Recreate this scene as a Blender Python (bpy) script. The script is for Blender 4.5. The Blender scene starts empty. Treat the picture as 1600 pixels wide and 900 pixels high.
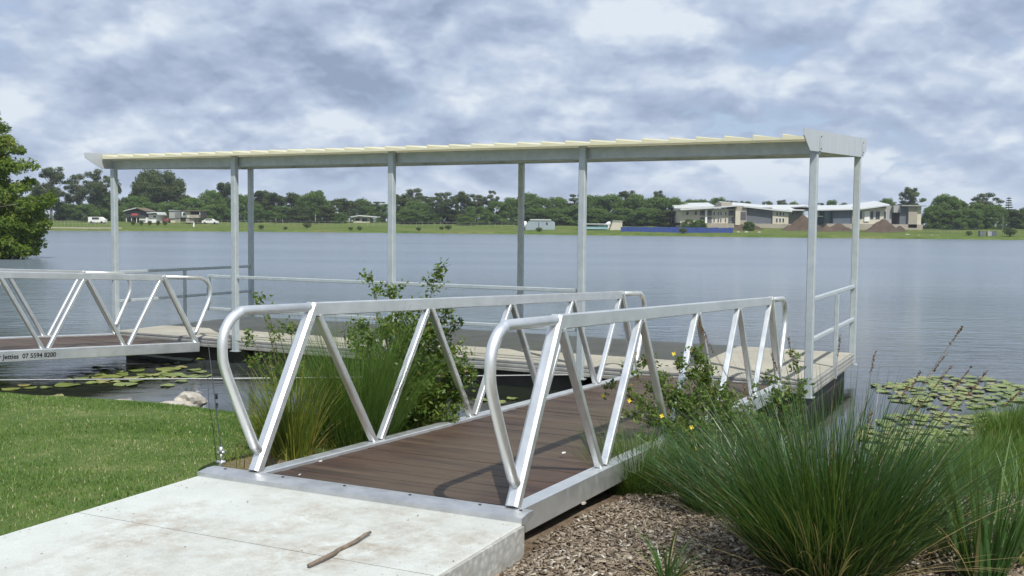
import bpy, math, random
import numpy as np
from mathutils import Vector, Matrix
R_ = random.Random(7)
NP = np.random.default_rng(11)
S = bpy.context.scene
COL = S.collection
W_ = bpy.data.worlds.new("World"); S.world = W_; W_.use_nodes = True

# ------------------------------------------------------------------ camera (fitted)
F_PX = 1617.52
CAM = np.array([0., 0., 2.22])
CR = np.array([0.999956141, 0.000565962, 0.00934859])
CU = np.array([-0.00936571, 0.06042655, 0.99812871])
CF = np.array([0., 0.99817249, -0.0604292])
cd = bpy.data.cameras.new("camera"); cam = bpy.data.objects.new("camera", cd); COL.objects.link(cam)
cd.sensor_width = 36.0; cd.lens = 36.0 * F_PX / 1600.0; cd.clip_end = 8000; cd.clip_start = 0.05
m = Matrix(((CR[0], CU[0], -CF[0], 0), (CR[1], CU[1], -CF[1], 0), (CR[2], CU[2], -CF[2], CAM[2]), (0, 0, 0, 1)))
cam.matrix_world = m
S.camera = cam

def ray(px, py):
    return CF + CR * (px - 800) / F_PX - CU * (py - 450) / F_PX
def at_z(px, py, z):            # survey point lying on the level z
    d = ray(px, py); return CAM + d * ((z - CAM[2]) / d[2])
def at_d(px, py, dist):         # survey point at ground distance dist
    d = ray(px, py); return CAM + d * (dist / d[1])

# ------------------------------------------------------------------ materials
def newmat(name):
    mt = bpy.data.materials.new(name); mt.use_nodes = True
    nt = mt.node_tree; b = nt.nodes["Principled BSDF"]
    return mt, nt, b
def N(nt, t, **kw):
    n = nt.nodes.new(t)
    for k, v in kw.items():
        if k in n.inputs.keys(): n.inputs[k].default_value = v
        else: setattr(n, k, v)
    return n
def coords(nt, scale=(1, 1, 1), kind='Object'):
    tc = N(nt, 'ShaderNodeTexCoord'); mp = N(nt, 'ShaderNodeMapping')
    mp.inputs['Scale'].default_value = scale
    nt.links.new(tc.outputs[kind], mp.inputs['Vector']); return mp.outputs['Vector']
def noise(nt, vec, scale, detail=6, rough=.6, dist=0):
    n = N(nt, 'ShaderNodeTexNoise'); n.inputs['Scale'].default_value = scale
    n.inputs['Detail'].default_value = detail; n.inputs['Roughness'].default_value = rough
    n.inputs['Distortion'].default_value = dist
    nt.links.new(vec, n.inputs['Vector']); return n.outputs['Fac']
def ramp(nt, fac, stops):
    r = N(nt, 'ShaderNodeValToRGB'); e = r.color_ramp.elements
    while len(e) < len(stops): e.new(0.5)
    for i, (p, c) in enumerate(stops):
        e[i].position = p; e[i].color = (*c, 1) if len(c) == 3 else c
    nt.links.new(fac, r.inputs['Fac']); return r.outputs['Color']
def mixc(nt, fac, a, b, mode='MIX'):
    mx = N(nt, 'ShaderNodeMix', data_type='RGBA', blend_type=mode)
    for s, v in ((0, fac), (6, a), (7, b)):
        if hasattr(v, 'is_linked') or isinstance(v, bpy.types.NodeSocket): nt.links.new(v, mx.inputs[s])
        elif s == 0: mx.inputs[0].default_value = v
        else: mx.inputs[s].default_value = (*v, 1)
    return mx.outputs[2]
def math_(nt, op, a, b=0.0, clamp=False):
    n = N(nt, 'ShaderNodeMath', operation=op); n.use_clamp = clamp
    for i, v in enumerate((a, b)):
        if isinstance(v, bpy.types.NodeSocket): nt.links.new(v, n.inputs[i])
        else: n.inputs[i].default_value = v
    return n.outputs[0]
def bump(nt, b, h, strength=.3, dist=.01):
    bp = N(nt, 'ShaderNodeBump'); bp.inputs['Strength'].default_value = strength
    bp.inputs['Distance'].default_value = dist
    nt.links.new(h, bp.inputs['Height']); nt.links.new(bp.outputs[0], b.inputs['Normal'])
def mat(name, c1, c2=None, scale=4, rough=.6, metal=0., bmp=0., bscale=60, stretch=(1, 1, 1), lo=.35, hi=.65, rvar=0.):
    mt, nt, b = newmat(name)
    b.inputs['Roughness'].default_value = rough; b.inputs['Metallic'].default_value = metal
    v = coords(nt, stretch)
    f = noise(nt, v, scale)
    if c2 is None: c2 = tuple(x * .8 for x in c1)
    nt.links.new(ramp(nt, f, [(lo, c1), (hi, c2)]), b.inputs['Base Color'])
    if rvar:
        f2 = noise(nt, v, scale * 3.3, 8)
        mr = N(nt, 'ShaderNodeMapRange'); mr.inputs['To Min'].default_value = rough - rvar; mr.inputs['To Max'].default_value = rough + rvar
        mr.inputs['From Min'].default_value = .3; mr.inputs['From Max'].default_value = .7
        nt.links.new(f2, mr.inputs['Value']); nt.links.new(mr.outputs[0], b.inputs['Roughness'])
    if bmp: bump(nt, b, noise(nt, v, bscale, 8), bmp)
    return mt
def leafmat(name, stops, trans=.3, rough=.5, spec=.3):
    mt, nt, b = newmat(name)
    a = N(nt, 'ShaderNodeAttribute'); a.attribute_name = 'rnd'
    c = ramp(nt, a.outputs['Fac'], stops)
    nt.links.new(c, b.inputs['Base Color']); b.inputs['Roughness'].default_value = rough
    b.inputs['Specular IOR Level'].default_value = spec
    tr = N(nt, 'ShaderNodeBsdfTranslucent'); nt.links.new(mixc(nt, .6, c, (.22, .30, .02), 'MIX'), tr.inputs['Color'])
    mx = N(nt, 'ShaderNodeMixShader'); mx.inputs[0].default_value = trans
    nt.links.new(b.outputs[0], mx.inputs[1]); nt.links.new(tr.outputs[0], mx.inputs[2])
    nt.links.new(mx.outputs[0], nt.nodes['Material Output'].inputs['Surface'])
    return mt

M = {}
M['alu'] = mat('mill_aluminium', (.84, .855, .85), (.72, .74, .74), 3, .45, .86, .08, 90, (1, 1, 1), rvar=.08)
M['alu_dull'] = mat('dull_aluminium', (.62, .63, .64), (.48, .49, .50), 6, .5, .8, .08, 120, rvar=.08)
M['galv'] = mat('galvanised_steel', (.53, .58, .60), (.44, .495, .515), 9, .5, .3, .05, 80, rvar=.08)
M['galv_light'] = mat('galvanised_plate', (.58, .61, .63), (.52, .55, .57), 6, .5, .3, .05, 60, (1, 1, .2))
def roof_mat():
    mt, nt, b = newmat('cream_translucent_sheet')
    c = ramp(nt, noise(nt, coords(nt), 3), [(.35, (.88, .86, .68)), (.65, (.83, .81, .62))]); nt.links.new(c, b.inputs['Base Color']); b.inputs['Roughness'].default_value = .45
    tr = N(nt, 'ShaderNodeBsdfTranslucent'); tr.inputs['Color'].default_value = (.85, .82, .66, 1)
    mx = N(nt, 'ShaderNodeMixShader'); mx.inputs[0].default_value = .36; nt.links.new(b.outputs[0], mx.inputs[1]); nt.links.new(tr.outputs[0], mx.inputs[2])
    nt.links.new(mx.outputs[0], nt.nodes['Material Output'].inputs['Surface']); return mt
M['roof'] = roof_mat()
M['bolt'] = mat('dark_bolt_steel', (.10, .10, .11), None, 20, .5, .8)
M['deck'] = mat('pontoon_concrete', (.43, .41, .345), (.33, .315, .265), 1.3, .85, 0, .25, 90)
M['waler'] = mat('weathered_waler', (.46, .45, .41), (.32, .31, .28), 5, .6, .4, .1, 60)
M['float'] = mat('wet_float_block', (.06, .055, .045), (.025, .024, .02), 3, .6, 0, .3, 30, (1, 1, .5))
M['rope'] = mat('grey_cable', (.55, .55, .55), None, 30, .6, .3)
M['black'] = mat('black_rubber', (.012, .012, .014), None, 10, .5)
M['rock'] = mat('pale_rock', (.50, .46, .40), (.26, .24, .21), 7, .9, 0, .8, 18)
M['bark'] = mat('pale_bark', (.42, .37, .30), (.22, .19, .15), 3, .9, 0, .5, 20, (1, 1, .25))
M['bark_dark'] = mat('dark_bark', (.12, .09, .065), (.06, .05, .04), 3, .9, 0, .5, 20, (1, 1, .25))
M['stick'] = mat('dry_stick', (.24, .19, .14), (.13, .10, .075), 22, .9, 0, .6, 60, (1, 1, 1))
M['white'] = mat('white_paint', (.78, .78, .76), (.70, .70, .68), 2, .5)
M['cream'] = mat('cream_render', (.56, .52, .42), (.50, .46, .37), .6, .8)
M['tan'] = mat('tan_block', (.36, .32, .26), (.30, .27, .22), .8, .85)
M['slate'] = mat('dark_cladding', (.13, .14, .165), (.10, .11, .135), .5, .6, stretch=(1, 1, 4))
M['navywall'] = mat('blue_grey_cladding', (.10, .125, .16), (.08, .10, .135), .5, .6)
M['greywall'] = mat('grey_render', (.34, .34, .33), (.29, .29, .28), .6, .8)
M['glass'] = mat('window_glass', (.03, .04, .05), (.02, .03, .04), 1, .12)
M['shade'] = mat('recess_shade', (.10, .10, .11), (.07, .07, .08), 1, .8)  # dark colour painting in the shade inside openings and recesses
M['teal'] = mat('teal_glass', (.05, .12, .13), (.04, .09, .10), .5, .2)
M['whiteroof'] = mat('white_metal_roof', (.56, .58, .57), (.50, .52, .51), .5, .45)
M['brownroof'] = mat('brown_roof', (.17, .13, .08), (.12, .09, .06), 1, .7)
M['darkwood'] = mat('dark_timber_wall', (.05, .045, .05), (.035, .03, .035), 1, .8)
M['red'] = mat('red_cloth', (.42, .06, .045), (.36, .05, .04), 1, .7)
M['meshgreen'] = mat('green_fence_mesh', (.10, .16, .11), None, 2, .7)
M['redcar'] = mat('faded_red_paint', (.26, .07, .05), (.22, .06, .045), 1, .5)
M['blue'] = mat('blue_shade_cloth', (.035, .075, .30), (.028, .06, .24), .6, .7, 0, .3, 3)
M['aqua'] = mat('aqua_wall', (.30, .46, .48), (.24, .40, .43), .5, .6)
M['shed'] = mat('zinc_shed', (.36, .42, .45), (.30, .36, .39), .5, .5, .3, stretch=(4, 1, .2))
M['soil'] = mat('heaped_soil', (.098, .068, .047), (.062, .043, .030), .35, .95, 0, 1, 1.2)
M['yellow'] = mat('yellow_petal', (.80, .62, .03), (.70, .52, .02), 20, .6)
M['ink'] = mat('black_lettering', (.012, .012, .013), None, 10, .5)
M['seed'] = leafmat('seed_spike', [(0, (.07, .035, .025)), (.6, (.16, .09, .055)), (1, (.30, .19, .10))], .1, .8)
M['lawn'] = leafmat('lawn_blade', [(0, (.048, .12, .024)), (.45, (.105, .205, .040)), (.8, (.215, .295, .08)), (1, (.52, .48, .30))], .35)
M['tussock'] = leafmat('tussock_blade', [(0, (.009, .036, .009)), (.45, (.026, .080, .020)), (.85, (.075, .155, .042)), (.97, (.22, .20, .08)), (1, (.40, .31, .16))], .3, .35, .5)
M['sedge'] = leafmat('yellowing_sedge', [(0, (.06, .11, .02)), (.5, (.14, .19, .03)), (.85, (.30, .29, .04)), (1, (.40, .30, .10))], .35)
M['reed'] = leafmat('fine_green_blade', [(0, (.04, .10, .018)), (.6, (.095, .18, .032)), (.95, (.17, .25, .05)), (1, (.34, .28, .12))], .35)
M['broad'] = leafmat('broad_blade', [(0, (.04, .10, .03)), (.6, (.08, .17, .05)), (.95, (.14, .24, .08)), (1, (.38, .30, .14))], .35, .35, .5)
M['shrub'] = leafmat('shrub_leaf', [(0, (.05, .105, .02)), (.5, (.115, .19, .036)), (.9, (.21, .28, .055)), (1, (.25, .15, .07))], .4, .4, .4)
M['stem'] = mat('reddish_stem', (.13, .085, .04), (.08, .06, .025), 20, .7)
M['fig'] = leafmat('fig_leaf', [(0, (.032, .055, .016)), (.6, (.070, .098, .026)), (1, (.13, .155, .045))], .4)
M['gum'] = leafmat('gum_leaf', [(0, (.045, .070, .032)), (.6, (.085, .115, .055)), (1, (.15, .18, .09))], .4)
M['bushy'] = leafmat('bushy_leaf', [(0, (.036, .078, .016)), (.55, (.095, .17, .038)), (1, (.17, .26, .06))], .4)
M['light'] = leafmat('light_leaf', [(0, (.055, .12, .02)), (.55, (.10, .18, .036)), (1, (.18, .26, .06))], .4)
M['willow'] = leafmat('willow_leaf', [(0, (.06, .11, .016)), (.5, (.13, .20, .028)), (.9, (.23, .29, .045)), (1, (.28, .22, .07))], .45)
M['pine'] = leafmat('pine_needle', [(0, (.02, .045, .018)), (1, (.055, .09, .035))], .15)
M['pad'] = leafmat('lily_pad_leaf', [(0, (.16, .21, .055)), (.6, (.23, .28, .075)), (1, (.30, .28, .11))], .1, .4, .5)
M['chip'] = leafmat('bark_chip', [(0, (.08, .06, .044)), (.4, (.21, .165, .12)), (.8, (.34, .285, .215)), (1, (.52, .48, .41))], 0., .9, .2)

def plank_mat():
    mt, nt, b = newmat('hardwood_planks')
    a = N(nt, 'ShaderNodeAttribute'); a.attribute_name = 'rnd'
    c = ramp(nt, a.outputs['Fac'], [(0, (.024, .010, .007)), (.4, (.050, .021, .012)), (.75, (.076, .036, .020)), (1, (.105, .070, .044))])
    v = coords(nt, (1.2, 14, 14)); f = noise(nt, v, 3, 8, .65)
    c2 = mixc(nt, ramp(nt, f, [(.3, (0, 0, 0)), (.7, (1, 1, 1))]), mixc(nt, .55, c, (.02, .012, .009)), mixc(nt, .16, c, (.24, .17, .11)))
    v2 = coords(nt, (1, .6, 1)); f2 = noise(nt, v2, 1.3, 4)
    c3 = mixc(nt, math_(nt, 'MULTIPLY', ramp(nt, f2, [(.45, (0, 0, 0)), (.7, (1, 1, 1))]), .55), c2, (.105, .075, .048))
    tc = N(nt, 'ShaderNodeTexCoord'); sp = N(nt, 'ShaderNodeSeparateXYZ'); nt.links.new(tc.outputs['Object'], sp.inputs[0])
    wear = math_(nt, 'ABSOLUTE', math_(nt, 'SUBTRACT', math_(nt, 'ADD', sp.outputs['X'], math_(nt, 'MULTIPLY', noise(nt, coords(nt, (1, 3, 1)), 2, 6), .7)), 1.25))
    wf = ramp(nt, wear, [(.2, (.9, .9, .9)), (.75, (0, 0, 0))])
    c3 = mixc(nt, math_(nt, 'MULTIPLY', wf, ramp(nt, f, [(.25, (.3, .3, .3)), (.75, (1, 1, 1))])), c3, (.098, .074, .048))
    dk = ramp(nt, noise(nt, coords(nt, (.8, 5, 1)), 1.1, 6, .65), [(.52, (0, 0, 0)), (.66, (1, 1, 1))])
    c3 = mixc(nt, math_(nt, 'MULTIPLY', dk, .6), c3, (.020, .014, .011))
    nt.links.new(c3, b.inputs['Base Color']); b.inputs['Roughness'].default_value = .62
    bump(nt, b, f, .35, .004); return mt
M['plank'] = plank_mat()

def path_mat():
    mt, nt, b = newmat('path_concrete')
    v = coords(nt)
    base = ramp(nt, noise(nt, v, 2.2, 8, .65), [(.3, (.47, .49, .455)), (.7, (.585, .61, .575))])
    st = ramp(nt, noise(nt, v, 1.05, 5, .6, .4), [(.46, (0, 0, 0)), (.66, (1, 1, 1))])
    st2 = ramp(nt, noise(nt, v, 7, 8, .75), [(.38, (0, 0, 0)), (.62, (1, 1, 1))])
    c = mixc(nt, math_(nt, 'MULTIPLY', math_(nt, 'MULTIPLY', st, st2), .75), base, (.26, .19, .12))
    sp = ramp(nt, noise(nt, v, 38, 4, .5), [(.66, (0, 0, 0)), (.74, (1, 1, 1))])
    c = mixc(nt, math_(nt, 'MULTIPLY', sp, .45), c, (.20, .18, .15))
    fn = ramp(nt, noise(nt, v, 160, 3, .6), [(.3, (.88, .88, .88)), (.7, (1.08, 1.08, 1.08))])
    c = mixc(nt, 1.0, c, fn, 'MULTIPLY')
    nt.links.new(c, b.inputs['Base Color']); b.inputs['Roughness'].default_value = .85
    bump(nt, b, noise(nt, v, 120, 6, .7), .3, .004); return mt
M['path'] = path_mat()
def path_side_mat():
    mt, nt, b = newmat('bubbled_slab_edge')
    v = coords(nt)
    vo = N(nt, 'ShaderNodeTexVoronoi'); vo.inputs['Scale'].default_value = 22; nt.links.new(v, vo.inputs['Vector'])
    c = ramp(nt, vo.outputs['Distance'], [(.1, (.48, .48, .45)), (.6, (.34, .34, .32))])
    c = mixc(nt, ramp(nt, noise(nt, v, 6), [(.5, (0, 0, 0)), (.75, (.6, .6, .6))]), c, (.25, .21, .16))
    nt.links.new(c, b.inputs['Base Color']); b.inputs['Roughness'].default_value = .85
    bump(nt, b, vo.outputs['Distance'], .4, .01); return mt
M['pathside'] = path_side_mat()

def ground_mat():
    mt, nt, b = newmat('bank_ground')
    a = N(nt, 'ShaderNodeAttribute'); a.attribute_name = 'lawn'
    v = coords(nt)
    soil = ramp(nt, noise(nt, v, 5, 9, .7), [(.3, (.15, .11, .075)), (.5, (.25, .19, .135)), (.72, (.37, .30, .21))])
    fine = ramp(nt, noise(nt, v, 70, 5, .7), [(.3, (.45, .45, .45)), (.7, (1.25, 1.2, 1.15))])
    soil = mixc(nt, 1.0, soil, fine, 'MULTIPLY')
    lawn = ramp(nt, noise(nt, v, 3, 9, .7), [(.3, (.07, .12, .032)), (.55, (.12, .17, .05)), (.75, (.26, .25, .12))])
    f = math_(nt, 'ADD', a.outputs['Fac'], math_(nt, 'MULTIPLY', math_(nt, 'SUBTRACT', noise(nt, v, 4, 6), .5), .9))
    c = mixc(nt, ramp(nt, f, [(.4, (0, 0, 0)), (.6, (1, 1, 1))]), soil, lawn)
    nt.links.new(c, b.inputs['Base Color']); b.inputs['Roughness'].default_value = .95
    b.inputs['Specular IOR Level'].default_value = .1
    bump(nt, b, noise(nt, v, 25, 9, .75), .8, .03); return mt
M['ground'] = ground_mat()
def farbank_mat():
    mt, nt, b = newmat('far_bank_grass')
    v = coords(nt, (.5, 1, 1))
    c = ramp(nt, noise(nt, v, .12, 8, .7), [(.3, (.065, .11, .022)), (.5, (.11, .155, .034)), (.68, (.165, .165, .06)), (.8, (.13, .095, .05))])
    c = mixc(nt, 1.0, c, ramp(nt, noise(nt, v, 1.2, 6, .7), [(.3, (.6, .6, .6)), (.7, (1.25, 1.25, 1.2))]), 'MULTIPLY')
    nt.links.new(c, b.inputs['Base Color']); b.inputs['Roughness'].default_value = .95
    b.inputs['Specular IOR Level'].default_value = .1
    bump(nt, b, noise(nt, v, 1.5, 6, .7), 1, .3); return mt
M['farbank'] = farbank_mat()
def water_mat():
    mt, nt, b = newmat('lake_water')
    v = coords(nt, (.55, 1.25, 1))
    tc = N(nt, 'ShaderNodeTexCoord'); sp = N(nt, 'ShaderNodeSeparateXYZ'); nt.links.new(tc.outputs['Object'], sp.inputs[0])
    # sheltered water between bank and pontoon is calm; open lake is rippled
    mr = N(nt, 'ShaderNodeMapRange'); mr.inputs['From Min'].default_value = 13; mr.inputs['From Max'].default_value = 26
    mr.inputs['To Min'].default_value = .05; mr.inputs['To Max'].default_value = 1
    nt.links.new(sp.outputs['Y'], mr.inputs['Value'])
    h1 = noise(nt, v, 2.6, 5, .6, .3); h2 = noise(nt, coords(nt, (.35, .9, 1)), .55, 4, .55)
    h = math_(nt, 'ADD', h1, math_(nt, 'MULTIPLY', h2, 1.3))
    bp = N(nt, 'ShaderNodeBump'); bp.inputs['Distance'].default_value = .10
    nt.links.new(h, bp.inputs['Height']); nt.links.new(math_(nt, 'MULTIPLY', mr.outputs[0], .8), bp.inputs['Strength'])
    nt.links.new(bp.outputs[0], b.inputs['Normal'])
    patch = noise(nt, coords(nt, (.22, 1, 1)), .07, 5, .6)
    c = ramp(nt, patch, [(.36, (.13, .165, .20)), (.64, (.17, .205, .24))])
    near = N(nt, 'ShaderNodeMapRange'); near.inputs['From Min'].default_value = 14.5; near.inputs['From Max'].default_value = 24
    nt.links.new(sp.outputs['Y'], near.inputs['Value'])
    c = mixc(nt, near.outputs[0], (.022, .026, .018), c)  # pontoon's dark reflection put into the colour of the near water
    nt.links.new(c, b.inputs['Base Color'])
    mr2 = N(nt, 'ShaderNodeMapRange'); mr2.inputs['From Min'].default_value = 14; mr2.inputs['From Max'].default_value = 60
    mr2.inputs['To Min'].default_value = .03; mr2.inputs['To Max'].default_value = .22
    nt.links.new(sp.outputs['Y'], mr2.inputs['Value']); nt.links.new(mr2.outputs[0], b.inputs['Roughness'])
    b.inputs['IOR'].default_value = 1.333
    return mt
M['water'] = water_mat()

# ------------------------------------------------------------------ mesh helpers
class MB:
    def __init__(s): s.v = []; s.f = []; s.r = []
    def poly(s, pts, faces, rnd=0.5):
        o = len(s.v); s.v += [tuple(p) for p in pts]; s.f += [tuple(i + o for i in f) for f in faces]; s.r += [rnd] * len(pts)
    def box(s, lo, hi, rnd=.5):
        x0, y0, z0 = lo; x1, y1, z1 = hi
        s.poly([(x0, y0, z0), (x1, y0, z0), (x1, y1, z0), (x0, y1, z0), (x0, y0, z1), (x1, y0, z1), (x1, y1, z1), (x0, y1, z1)],
               [(3, 2, 1, 0), (4, 5, 6, 7), (0, 1, 5, 4), (1, 2, 6, 5), (2, 3, 7, 6), (3, 0, 4, 7)], rnd)
    def cbox(s, lo, hi, ch=.008):      # box as a bar with chamfered long edges
        a = [hi[i] - lo[i] for i in range(3)]; k = a.index(max(a)); c = [(lo[i] + hi[i]) / 2 for i in range(3)]
        p = list(c); q = list(c); p[k] = lo[k]; q[k] = hi[k]
        up = Vector((0, 0, 1)) if k != 2 else Vector((0, 1, 0))
        d = Vector(q) - Vector(p); side = d.cross(up); si = max(range(3), key=lambda i: abs(side[i])); ui = max(range(3), key=lambda i: abs(up[i]))
        s.bar(p, q, a[si], a[ui], up, ch)
    def bar(s, p, q, w, h, up=(0, 0, 1), ch=.006, rnd=.5):
        p = Vector(p); q = Vector(q); d = (q - p).normalized(); up = Vector(up)
        sd = d.cross(up).normalized(); u = sd.cross(d).normalized()
        a, b_ = w / 2, h / 2; ch = min(ch, a * .45, b_ * .45)
        sec = [(a - ch, -b_), (a, -b_ + ch), (a, b_ - ch), (a - ch, b_), (-a + ch, b_), (-a, b_ - ch), (-a, -b_ + ch), (-a + ch, -b_)]
        pts = [p + sd * x + u * y for x, y in sec] + [q + sd * x + u * y for x, y in sec]
        fs = [(i, (i + 1) % 8, (i + 1) % 8 + 8, i + 8) for i in range(8)] + [tuple(range(7, -1, -1)), tuple(range(8, 16))]
        s.poly(pts, fs, rnd)
    def tube(s, pts, r, n=10, rnd=.5, cap=True):
        pts = [Vector(p) for p in pts]; rs = r if isinstance(r, (list, tuple)) else [r] * len(pts)
        rings = []; pa = None
        for i, p in enumerate(pts):
            d = (pts[min(i + 1, len(pts) - 1)] - pts[max(i - 1, 0)]).normalized()
            if pa is None:
                a = d.cross(Vector((0, 0, 1)))
                if a.length < .05: a = d.cross(Vector((1, 0, 0)))
            else: a = pa - d * pa.dot(d)
            a.normalize(); b = d.cross(a).normalized(); pa = a
            rings.append([p + (a * math.cos(t) + b * math.sin(t)) * rs[i] for t in [2 * math.pi * k / n for k in range(n)]])
        vs = [q for rg in rings for q in rg]; fs = []
        for i in range(len(pts) - 1):
            for k in range(n):
                k2 = (k + 1) % n; fs.append((i * n + k, i * n + k2, i * n + n + k2, i * n + n + k))
        if cap: fs += [tuple(range(n - 1, -1, -1)), tuple((len(pts) - 1) * n + k for k in range(n))]
        s.poly(vs, fs, rnd)
    def prism(s, prof, axis, lo, hi, rnd=.5):   # profile in the two other axes, extruded along axis
        n = len(prof); pts = []
        for e in (lo, hi):
            for a, b in prof:
                p = [a, b]; p.insert(axis, e); pts.append(p)
        fs = [(i, (i + 1) % n, (i + 1) % n + n, i + n) for i in range(n)] + [tuple(range(n - 1, -1, -1)), tuple(range(n, 2 * n))]
        s.poly(pts, fs, rnd)
    def mesh(s, name, m, smooth=False):
        me = bpy.data.meshes.new(name); me.from_pydata(s.v, [], s.f); me.materials.append(m)
        at = me.attributes.new('rnd', 'FLOAT', 'POINT'); at.data.foreach_set('value', np.array(s.r, dtype=np.float32))
        if smooth: me.polygons.foreach_set('use_smooth', [True] * len(me.polygons))
        return me
    def build(s, name, m, parent=None, smooth=False, fix=True):
        me = s.mesh(name, m, smooth)
        if fix:
            import bmesh
            bm = bmesh.new(); bm.from_mesh(me); bmesh.ops.recalc_face_normals(bm, faces=bm.faces); bm.to_mesh(me); bm.free()
        return link(name, me, parent)
def link(name, data, parent=None, loc=None):
    o = bpy.data.objects.new(name, data); COL.objects.link(o)
    if parent: o.parent = parent
    if loc is not None: o.location = loc
    return o
def tag(o, label, cat, group=None, kind=None):
    if label: o['label'] = label
    if cat: o['category'] = cat
    if group: o['group'] = group
    if kind: o['kind'] = kind
    return o
def thing(name, label, cat, loc=(0, 0, 0), rz=0, group=None):
    o = link(name, None, None, loc); o.rotation_euler = (0, 0, rz); o.empty_display_size = .2
    return tag(o, label, cat, group)
def dup(root, loc, rz=0, scale=None):
    r = root.copy(); COL.objects.link(r); r.location = loc; r.rotation_euler = (0, 0, rz)
    if scale is not None: r.scale = scale
    for ch in list(root.children):
        c = ch.copy(); COL.objects.link(c); c.parent = r
        for g in ch.children:
            d = g.copy(); COL.objects.link(d); d.parent = c
    return r
def np_mesh(name, V, Fc, rnd, m, smooth=False):
    """V (n,3), Fc (k,4) quads, rnd (n)"""
    me = bpy.data.meshes.new(name); V = np.asarray(V, np.float32); Fc = np.asarray(Fc, np.int32)
    me.vertices.add(len(V)); me.vertices.foreach_set('co', V.ravel())
    k = Fc.shape[1]; me.loops.add(Fc.size); me.loops.foreach_set('vertex_index', Fc.ravel())
    me.polygons.add(len(Fc)); me.polygons.foreach_set('loop_start', np.arange(0, Fc.size, k, dtype=np.int32))
    me.polygons.foreach_set('loop_total', np.full(len(Fc), k, dtype=np.int32))
    if smooth: me.polygons.foreach_set('use_smooth', np.ones(len(Fc), bool))
    me.update(calc_edges=True)
    at = me.attributes.new('rnd', 'FLOAT', 'POINT'); at.data.foreach_set('value', np.asarray(rnd, np.float32))
    me.materials.append(m); return me
def unit(a): return a / (np.linalg.norm(a, axis=-1, keepdims=True) + 1e-9)
def quads(C, nrm, size, aspect, rng, rnd, fold=0.):
    """leaf quads: diamond-ish quads centred at C with normal nrm"""
    n = len(C); t = unit(np.cross(nrm, rng.normal(size=(n, 3)))); b = np.cross(nrm, t)
    L = size[:, None] * .5; Wd = L * aspect
    V = np.stack([C - t * L, C + b * Wd + t * L * .05, C + t * L, C - b * Wd + t * L * .05], 1)
    V[:, 2] += nrm * (L * fold)
    Fc = np.arange(n * 4).reshape(n, 4); return V.reshape(-1, 3), Fc, np.repeat(rnd, 4)
def blades(base, L, az, tilt0, bend, width, rng, seg=4, rnd=None, twist=True):
    """grass blades: base (n,3); angles from vertical tilt0 growing by bend along the length"""
    n = len(base); k = seg + 1; s = np.linspace(0, 1, k)
    ang = tilt0[:, None] + bend[:, None] * s[None] ** 1.5
    st = L[:, None] / seg
    dh = np.sin(ang) * st; dz = np.cos(ang) * st
    hx = np.concatenate([np.zeros((n, 1)), np.cumsum(dh[:, :-1], 1)], 1); hz = np.concatenate([np.zeros((n, 1)), np.cumsum(dz[:, :-1], 1)], 1)
    ca, sa = np.cos(az)[:, None], np.sin(az)[:, None]
    P = np.stack([base[:, :1] + hx * ca, base[:, 1:2] + hx * sa, base[:, 2:3] + hz], -1)
    wa = az + np.pi / 2 + (rng.uniform(-1.2, 1.2, n) if twist else 0)
    wd = np.stack([np.cos(wa), np.sin(wa), np.zeros(n)], -1)[:, None, :] * (width[:, None] * (1 - s[None] ** 2 * .92))[:, :, None] * .5
    V = np.stack([P - wd, P + wd], 2).reshape(n, k * 2, 3)
    q = np.array([[2 * i, 2 * i + 1, 2 * i + 3, 2 * i + 2] for i in range(seg)])
    Fc = (np.arange(n)[:, None, None] * (2 * k) + q[None]).reshape(-1, 4)
    if rnd is None: rnd = rng.random(n)
    return V.reshape(-1, 3), Fc, np.repeat(rnd, 2 * k)
def cat_mesh(parts):
    V, Fc, r = [], [], []; o = 0
    for a, b, c in parts: V.append(a); Fc.append(b + o); r.append(c); o += len(a)
    return np.concatenate(V), np.concatenate(Fc), np.concatenate(r)

# ------------------------------------------------------------------ terrain
G0 = np.array([-1.5964, 6.3568]); U2 = np.array([.43183, .90195]); V2 = np.array([.90195, -.43183])
SHORE = np.array([(-115, 234), (-52, 104), (-35, 68), (-33, 60), (-28.5, 48), (-17.5, 24), (-9.5, 13.9), (-6.3, 12.55), (-4.9, 12.0),
                  (-3.9, 11.75), (-3.0, 11.4), (-2.2, 10.9), (-1.3, 10.0), (-.2, 9.35), (1.0, 8.75), (2.2, 8.6), (3.3, 8.85), (4.1, 9.4),
                  (4.9, 10.7), (5.6, 11.7), (6.6, 12.5), (9.5, 14.4), (20, 20), (60, 42), (160, 100)])
POLY = np.vstack([SHORE, [(160, -60), (-200, -60), (-200, 234)]])
def shore_sd(x, y):
    x = np.asarray(x, float); y = np.asarray(y, float); d = np.full(x.shape, 1e9)
    for a, b in zip(SHORE[:-1], SHORE[1:]):
        e = b - a; t = np.clip(((x - a[0]) * e[0] + (y - a[1]) * e[1]) / (e @ e), 0, 1)
        d = np.minimum(d, np.hypot(x - a[0] - t * e[0], y - a[1] - t * e[1]))
    ins = np.zeros(x.shape, bool); n = len(POLY)
    for i in range(n):
        x1, y1 = POLY[i]; x2, y2 = POLY[(i + 1) % n]
        c = ((y1 > y) != (y2 > y)) & (x < (x2 - x1) * (y - y1) / (y2 - y1 + 1e-12) + x1); ins ^= c
    return np.where(ins, d, -d)
def sstep(a, b, x): t = np.clip((x - a) / (b - a), 0, 1); return t * t * (3 - 2 * t)
def lumps(x, y):
    return .5 * (np.sin(x * 2.1 + 1.3 * np.sin(y * 1.7)) * np.sin(y * 2.6 + .7) + .6 * np.sin(x * 5.3 + y * 3.1) * np.sin(y * 4.7 - x * 1.9))
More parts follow.
